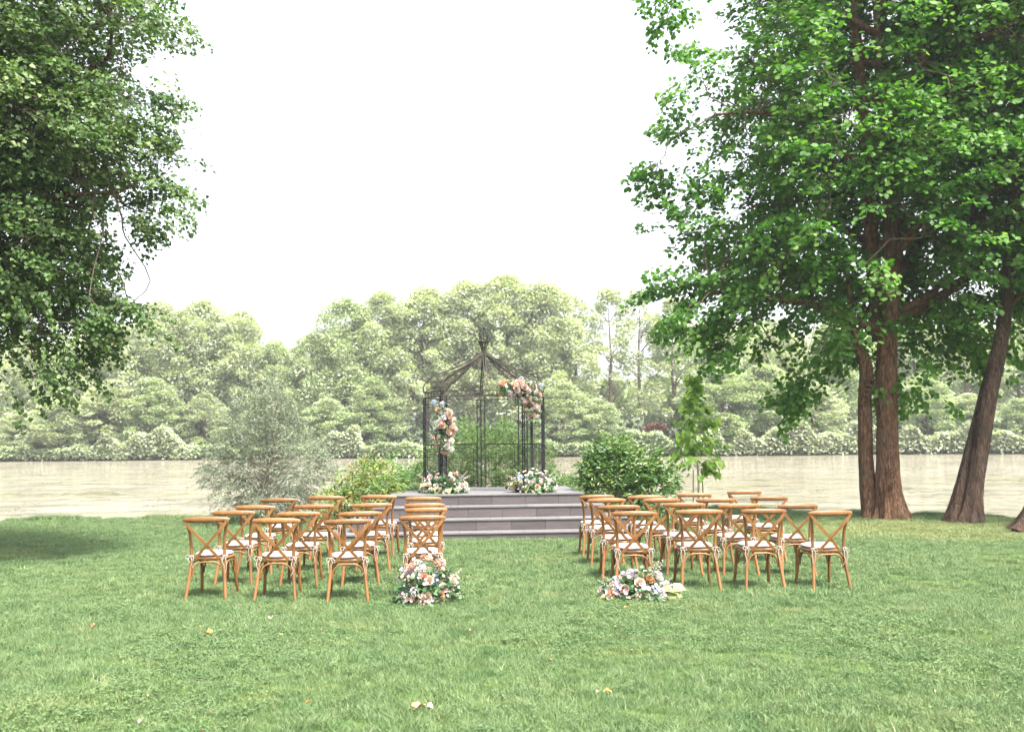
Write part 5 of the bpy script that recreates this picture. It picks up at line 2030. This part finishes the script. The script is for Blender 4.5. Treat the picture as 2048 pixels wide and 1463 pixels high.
def garland(label, path, rad, n_r, n_h, n_b, cols, extra_=()):
    """Flowers wired along a line on the gazebo."""
    pth = spline(path, 8)
    t = thing("flower_garland", label, "flower garland", tuple(pth[0]), 0, "flower garlands on the gazebo")
    o0 = pth[0]
    P, D = [], []
    m = len(pth) - 1

    def pick(r0, r1):
        s = random.uniform(0, m)
        i = min(int(s), m - 1)
        c = pth[i].lerp(pth[i + 1], s - i) - o0
        w = rad * (.45 + .6 * math.sin(math.pi * min(.95, max(.12, s / m))))
        u = np.array([random.gauss(0, 1), -abs(random.gauss(.4, .6)), random.gauss(0, 1)])
        u /= np.linalg.norm(u)
        return np.array(c) + u * w * random.uniform(r0, r1), u
    for _ in range(int(n_r * 2.2)):
        q, u = pick(.1, .6)
        P.append(q)
        D.append(u)
    pos, dd, up, sz, rnd = spray_leaves(np.array(P), np.array(D), 7, .09, .04, .05, .1, .7)
    link("foliage", leaves_mesh("foliage", pos, dd, up, sz, 'round', rnd), arr_leaf, t, kind='stuff')
    for i in range(n_r):
        q, u = pick(.7, .95)
        place(t, ('rose', cols[i % len(cols)]), q, u, random.uniform(.85, 1.3))
    for i in range(n_h):
        q, u = pick(.65, 1.0)
        place(t, ('flower_head', ['blush', 'mauve', 'white', 'cream', 'lilac'][i % 5]), q, u, random.uniform(.8, 1.3))
    for i in range(n_b):
        q, u = pick(.8, 1.25)
        place(t, ('blossom', ['white', 'peach', 'mauve', 'cream'][i % 4]), q, u, random.uniform(.9, 1.5))
    for (dx, dz, ck, k) in extra_:
        place(t, (k, ck), (dx, -.08, dz), (random.gauss(0, .3), -1, .2), 1.15)
    mb = MB()
    mb.tube([q - o0 + Vector((0, .02, 0)) for q in pth], .012, 6)
    mb.build("wire", iron_m, t)


def at(px, py, d):
    yh = 870 - (px - 1024) * 0.0087
    return (cpos(px, d), d, EYE + (yh - py) * d / 1991)


garland("column of cream and pink roses climbing the gazebo's left front post", [at(897, 896, 18.5), at(885, 870, 18.5), at(891, 845, 18.5), at(885, 815, 18.5)], .20, 48, 30, 40,
        ['blush', 'cream', 'white', 'peach', 'blush', 'white'], ((-.12, .82, 'blue', 'flower_head'), (-.27, .86, 'blue', 'flower_head')))
garland("cascade of peach and cream roses over the gazebo's right front corner", [at(1005, 774, 18.5), at(1030, 780, 18.5), at(1052, 782, 18.5), at(1062, 800, 18.5), at(1066, 836, 18.5)], .21, 60, 36, 44,
        ['blush', 'peach', 'cream', 'blush', 'white', 'peach'], ((.72, .03, 'blue', 'flower_head'), (.35, .15, 'blue', 'flower_head')))

# ------------------------------------------------------------------ fallen leaves on the lawn
dry_m = {}
for nm, col in (("tan", (.42, .26, .14)), ("orange", (.62, .25, .07)), ("yellow_green", (.38, .36, .08)), ("pale", (.55, .45, .33)), ("brown", (.24, .13, .07))):
    dry_m[nm] = plain("fallen_leaf_" + nm, col, .8, .3, 60)


def dry_leaf_mesh(seed, lobed):
    rs = random.Random(seed)
    n = 15
    V = [(0, 0, .012)]
    for i in range(n):
        a = 2 * math.pi * i / n
        r = 1 + (.38 * math.sin(a * 5 + .5) if lobed else -.35 * abs(math.cos(a)))
        V.append((math.cos(a) * r * .5 * (1 if lobed else .8), math.sin(a) * r * .5, .08 + .22 * rs.random() + .18 * math.cos(a * 2 + seed)))
    F = [(0, 1 + i, 1 + (i + 1) % n) for i in range(n)]
    b = len(V)
    V += [(0, -.5, .15), (.03, -.5, .15), (.04, -.95, .25), (.01, -.95, .25)]
    F.append((b, b + 1, b + 2, b + 3))
    me = bpy.data.meshes.new("fallen_leaf")
    me.from_pydata(V, [], F)
    return me


FL = [(420, 1258, .105, "orange", 1, "orange-and-green fallen leaf, the brightest one, below the left chairs"),
      (408, 1246, .07, "yellow_green", 1, "small yellow-green fallen leaf beside the bright orange one"),
      (1243, 1214, .06, "orange", 0, "orange fallen leaf just below the right aisle flowers"),
      (836, 1406, .10, "tan", 1, "curled tan leaf, left of the pair near the bottom centre"),
      (858, 1406, .085, "pale", 0, "pale crumpled leaf, right of the pair near the bottom centre"),
      (545, 1230, .075, "pale", 0, "pale grey leaf standing up below the second left chair"),
      (618, 1395, .055, "orange", 0, "small orange-brown leaf near the bottom, left of centre"),
      (1206, 1366, .065, "orange", 1, "orange-tan leaf low in the aisle, right of centre"),
      (1186, 1369, .06, "pale", 0, "pale leaf touching the orange-tan one low in the aisle"),
      (936, 1252, .05, "tan", 0, "tan leaf in the aisle, right of the left flowers"),
      (933, 1230, .05, "brown", 0, "brown curled leaf in the aisle nearest the left flowers"),
      (1096, 1306, .05, "tan", 0, "lone tan leaf in mid aisle"),
      (412, 1452, .06, "tan", 0, "tan leaf at the bottom edge, left"),
      (290, 1434, .045, "pale", 0, "small pale leaf near the bottom left"),
      (566, 1266, .06, "orange", 0, "pale orange leaf in the yellowish grass left of the aisle"),
      (646, 1256, .045, "tan", 0, "tan leaf between the two aisle-side left chairs and the yellowish grass"),
      (238, 1270, .045, "orange", 0, "small rust leaf alone on the left lawn"),
      (196, 1242, .065, "brown", 1, "dark brown curled leaf on the left lawn"),
      (1268, 1364, .045, "brown", 0, "brown leaf low, right of the aisle"),
      (1428, 1462, .05, "orange", 0, "orange leaf cut by the bottom edge, right of centre"),
      (1850, 1376, .045, "pale", 0, "pale leaf on the right lawn"),
      (303, 1384, .04, "tan", 0, "tan leaf on the lower left lawn")]
for i, (px, py, s, cn, lob, lb) in enumerate(FL):
    yh = 870 - (px - 1024) * 0.0087
    d = EYE * 1991 / (py - yh) * .99
    x = cpos(px, d)
    me = dry_leaf_mesh(i, lob)
    o = link("fallen_leaf", me, dry_m[cn], None, (x, d, float(ground_z(x, d)) + .026), (random.uniform(-.3, .5), random.uniform(-.3, .3), random.uniform(0, 6.28)))
    s *= .78
    o.scale = (s, s, s)
    o['label'] = lb
    o['category'] = "fallen leaf"
    o['group'] = "fallen leaves on the lawn"

# ------------------------------------------------------------------ haze over the lake
hz, nt, p = mat("haze")
nt.nodes.remove(p)
pv = node(nt, "ShaderNodeVolumePrincipled")
pv.inputs['Color'].default_value = (.93, .95, 1.0, 1)
pv.inputs['Density'].default_value = HAZE = 0.0006
pv.inputs['Anisotropy'].default_value = 0.2
nt.links.new(pv.outputs[0], nt.nodes["Material Output"].inputs['Volume'])
mb = MB()
mb.box((0, 500, 10.5), (1500, 1700, 27))
hb = mb.build("haze", hz, kind='stuff')
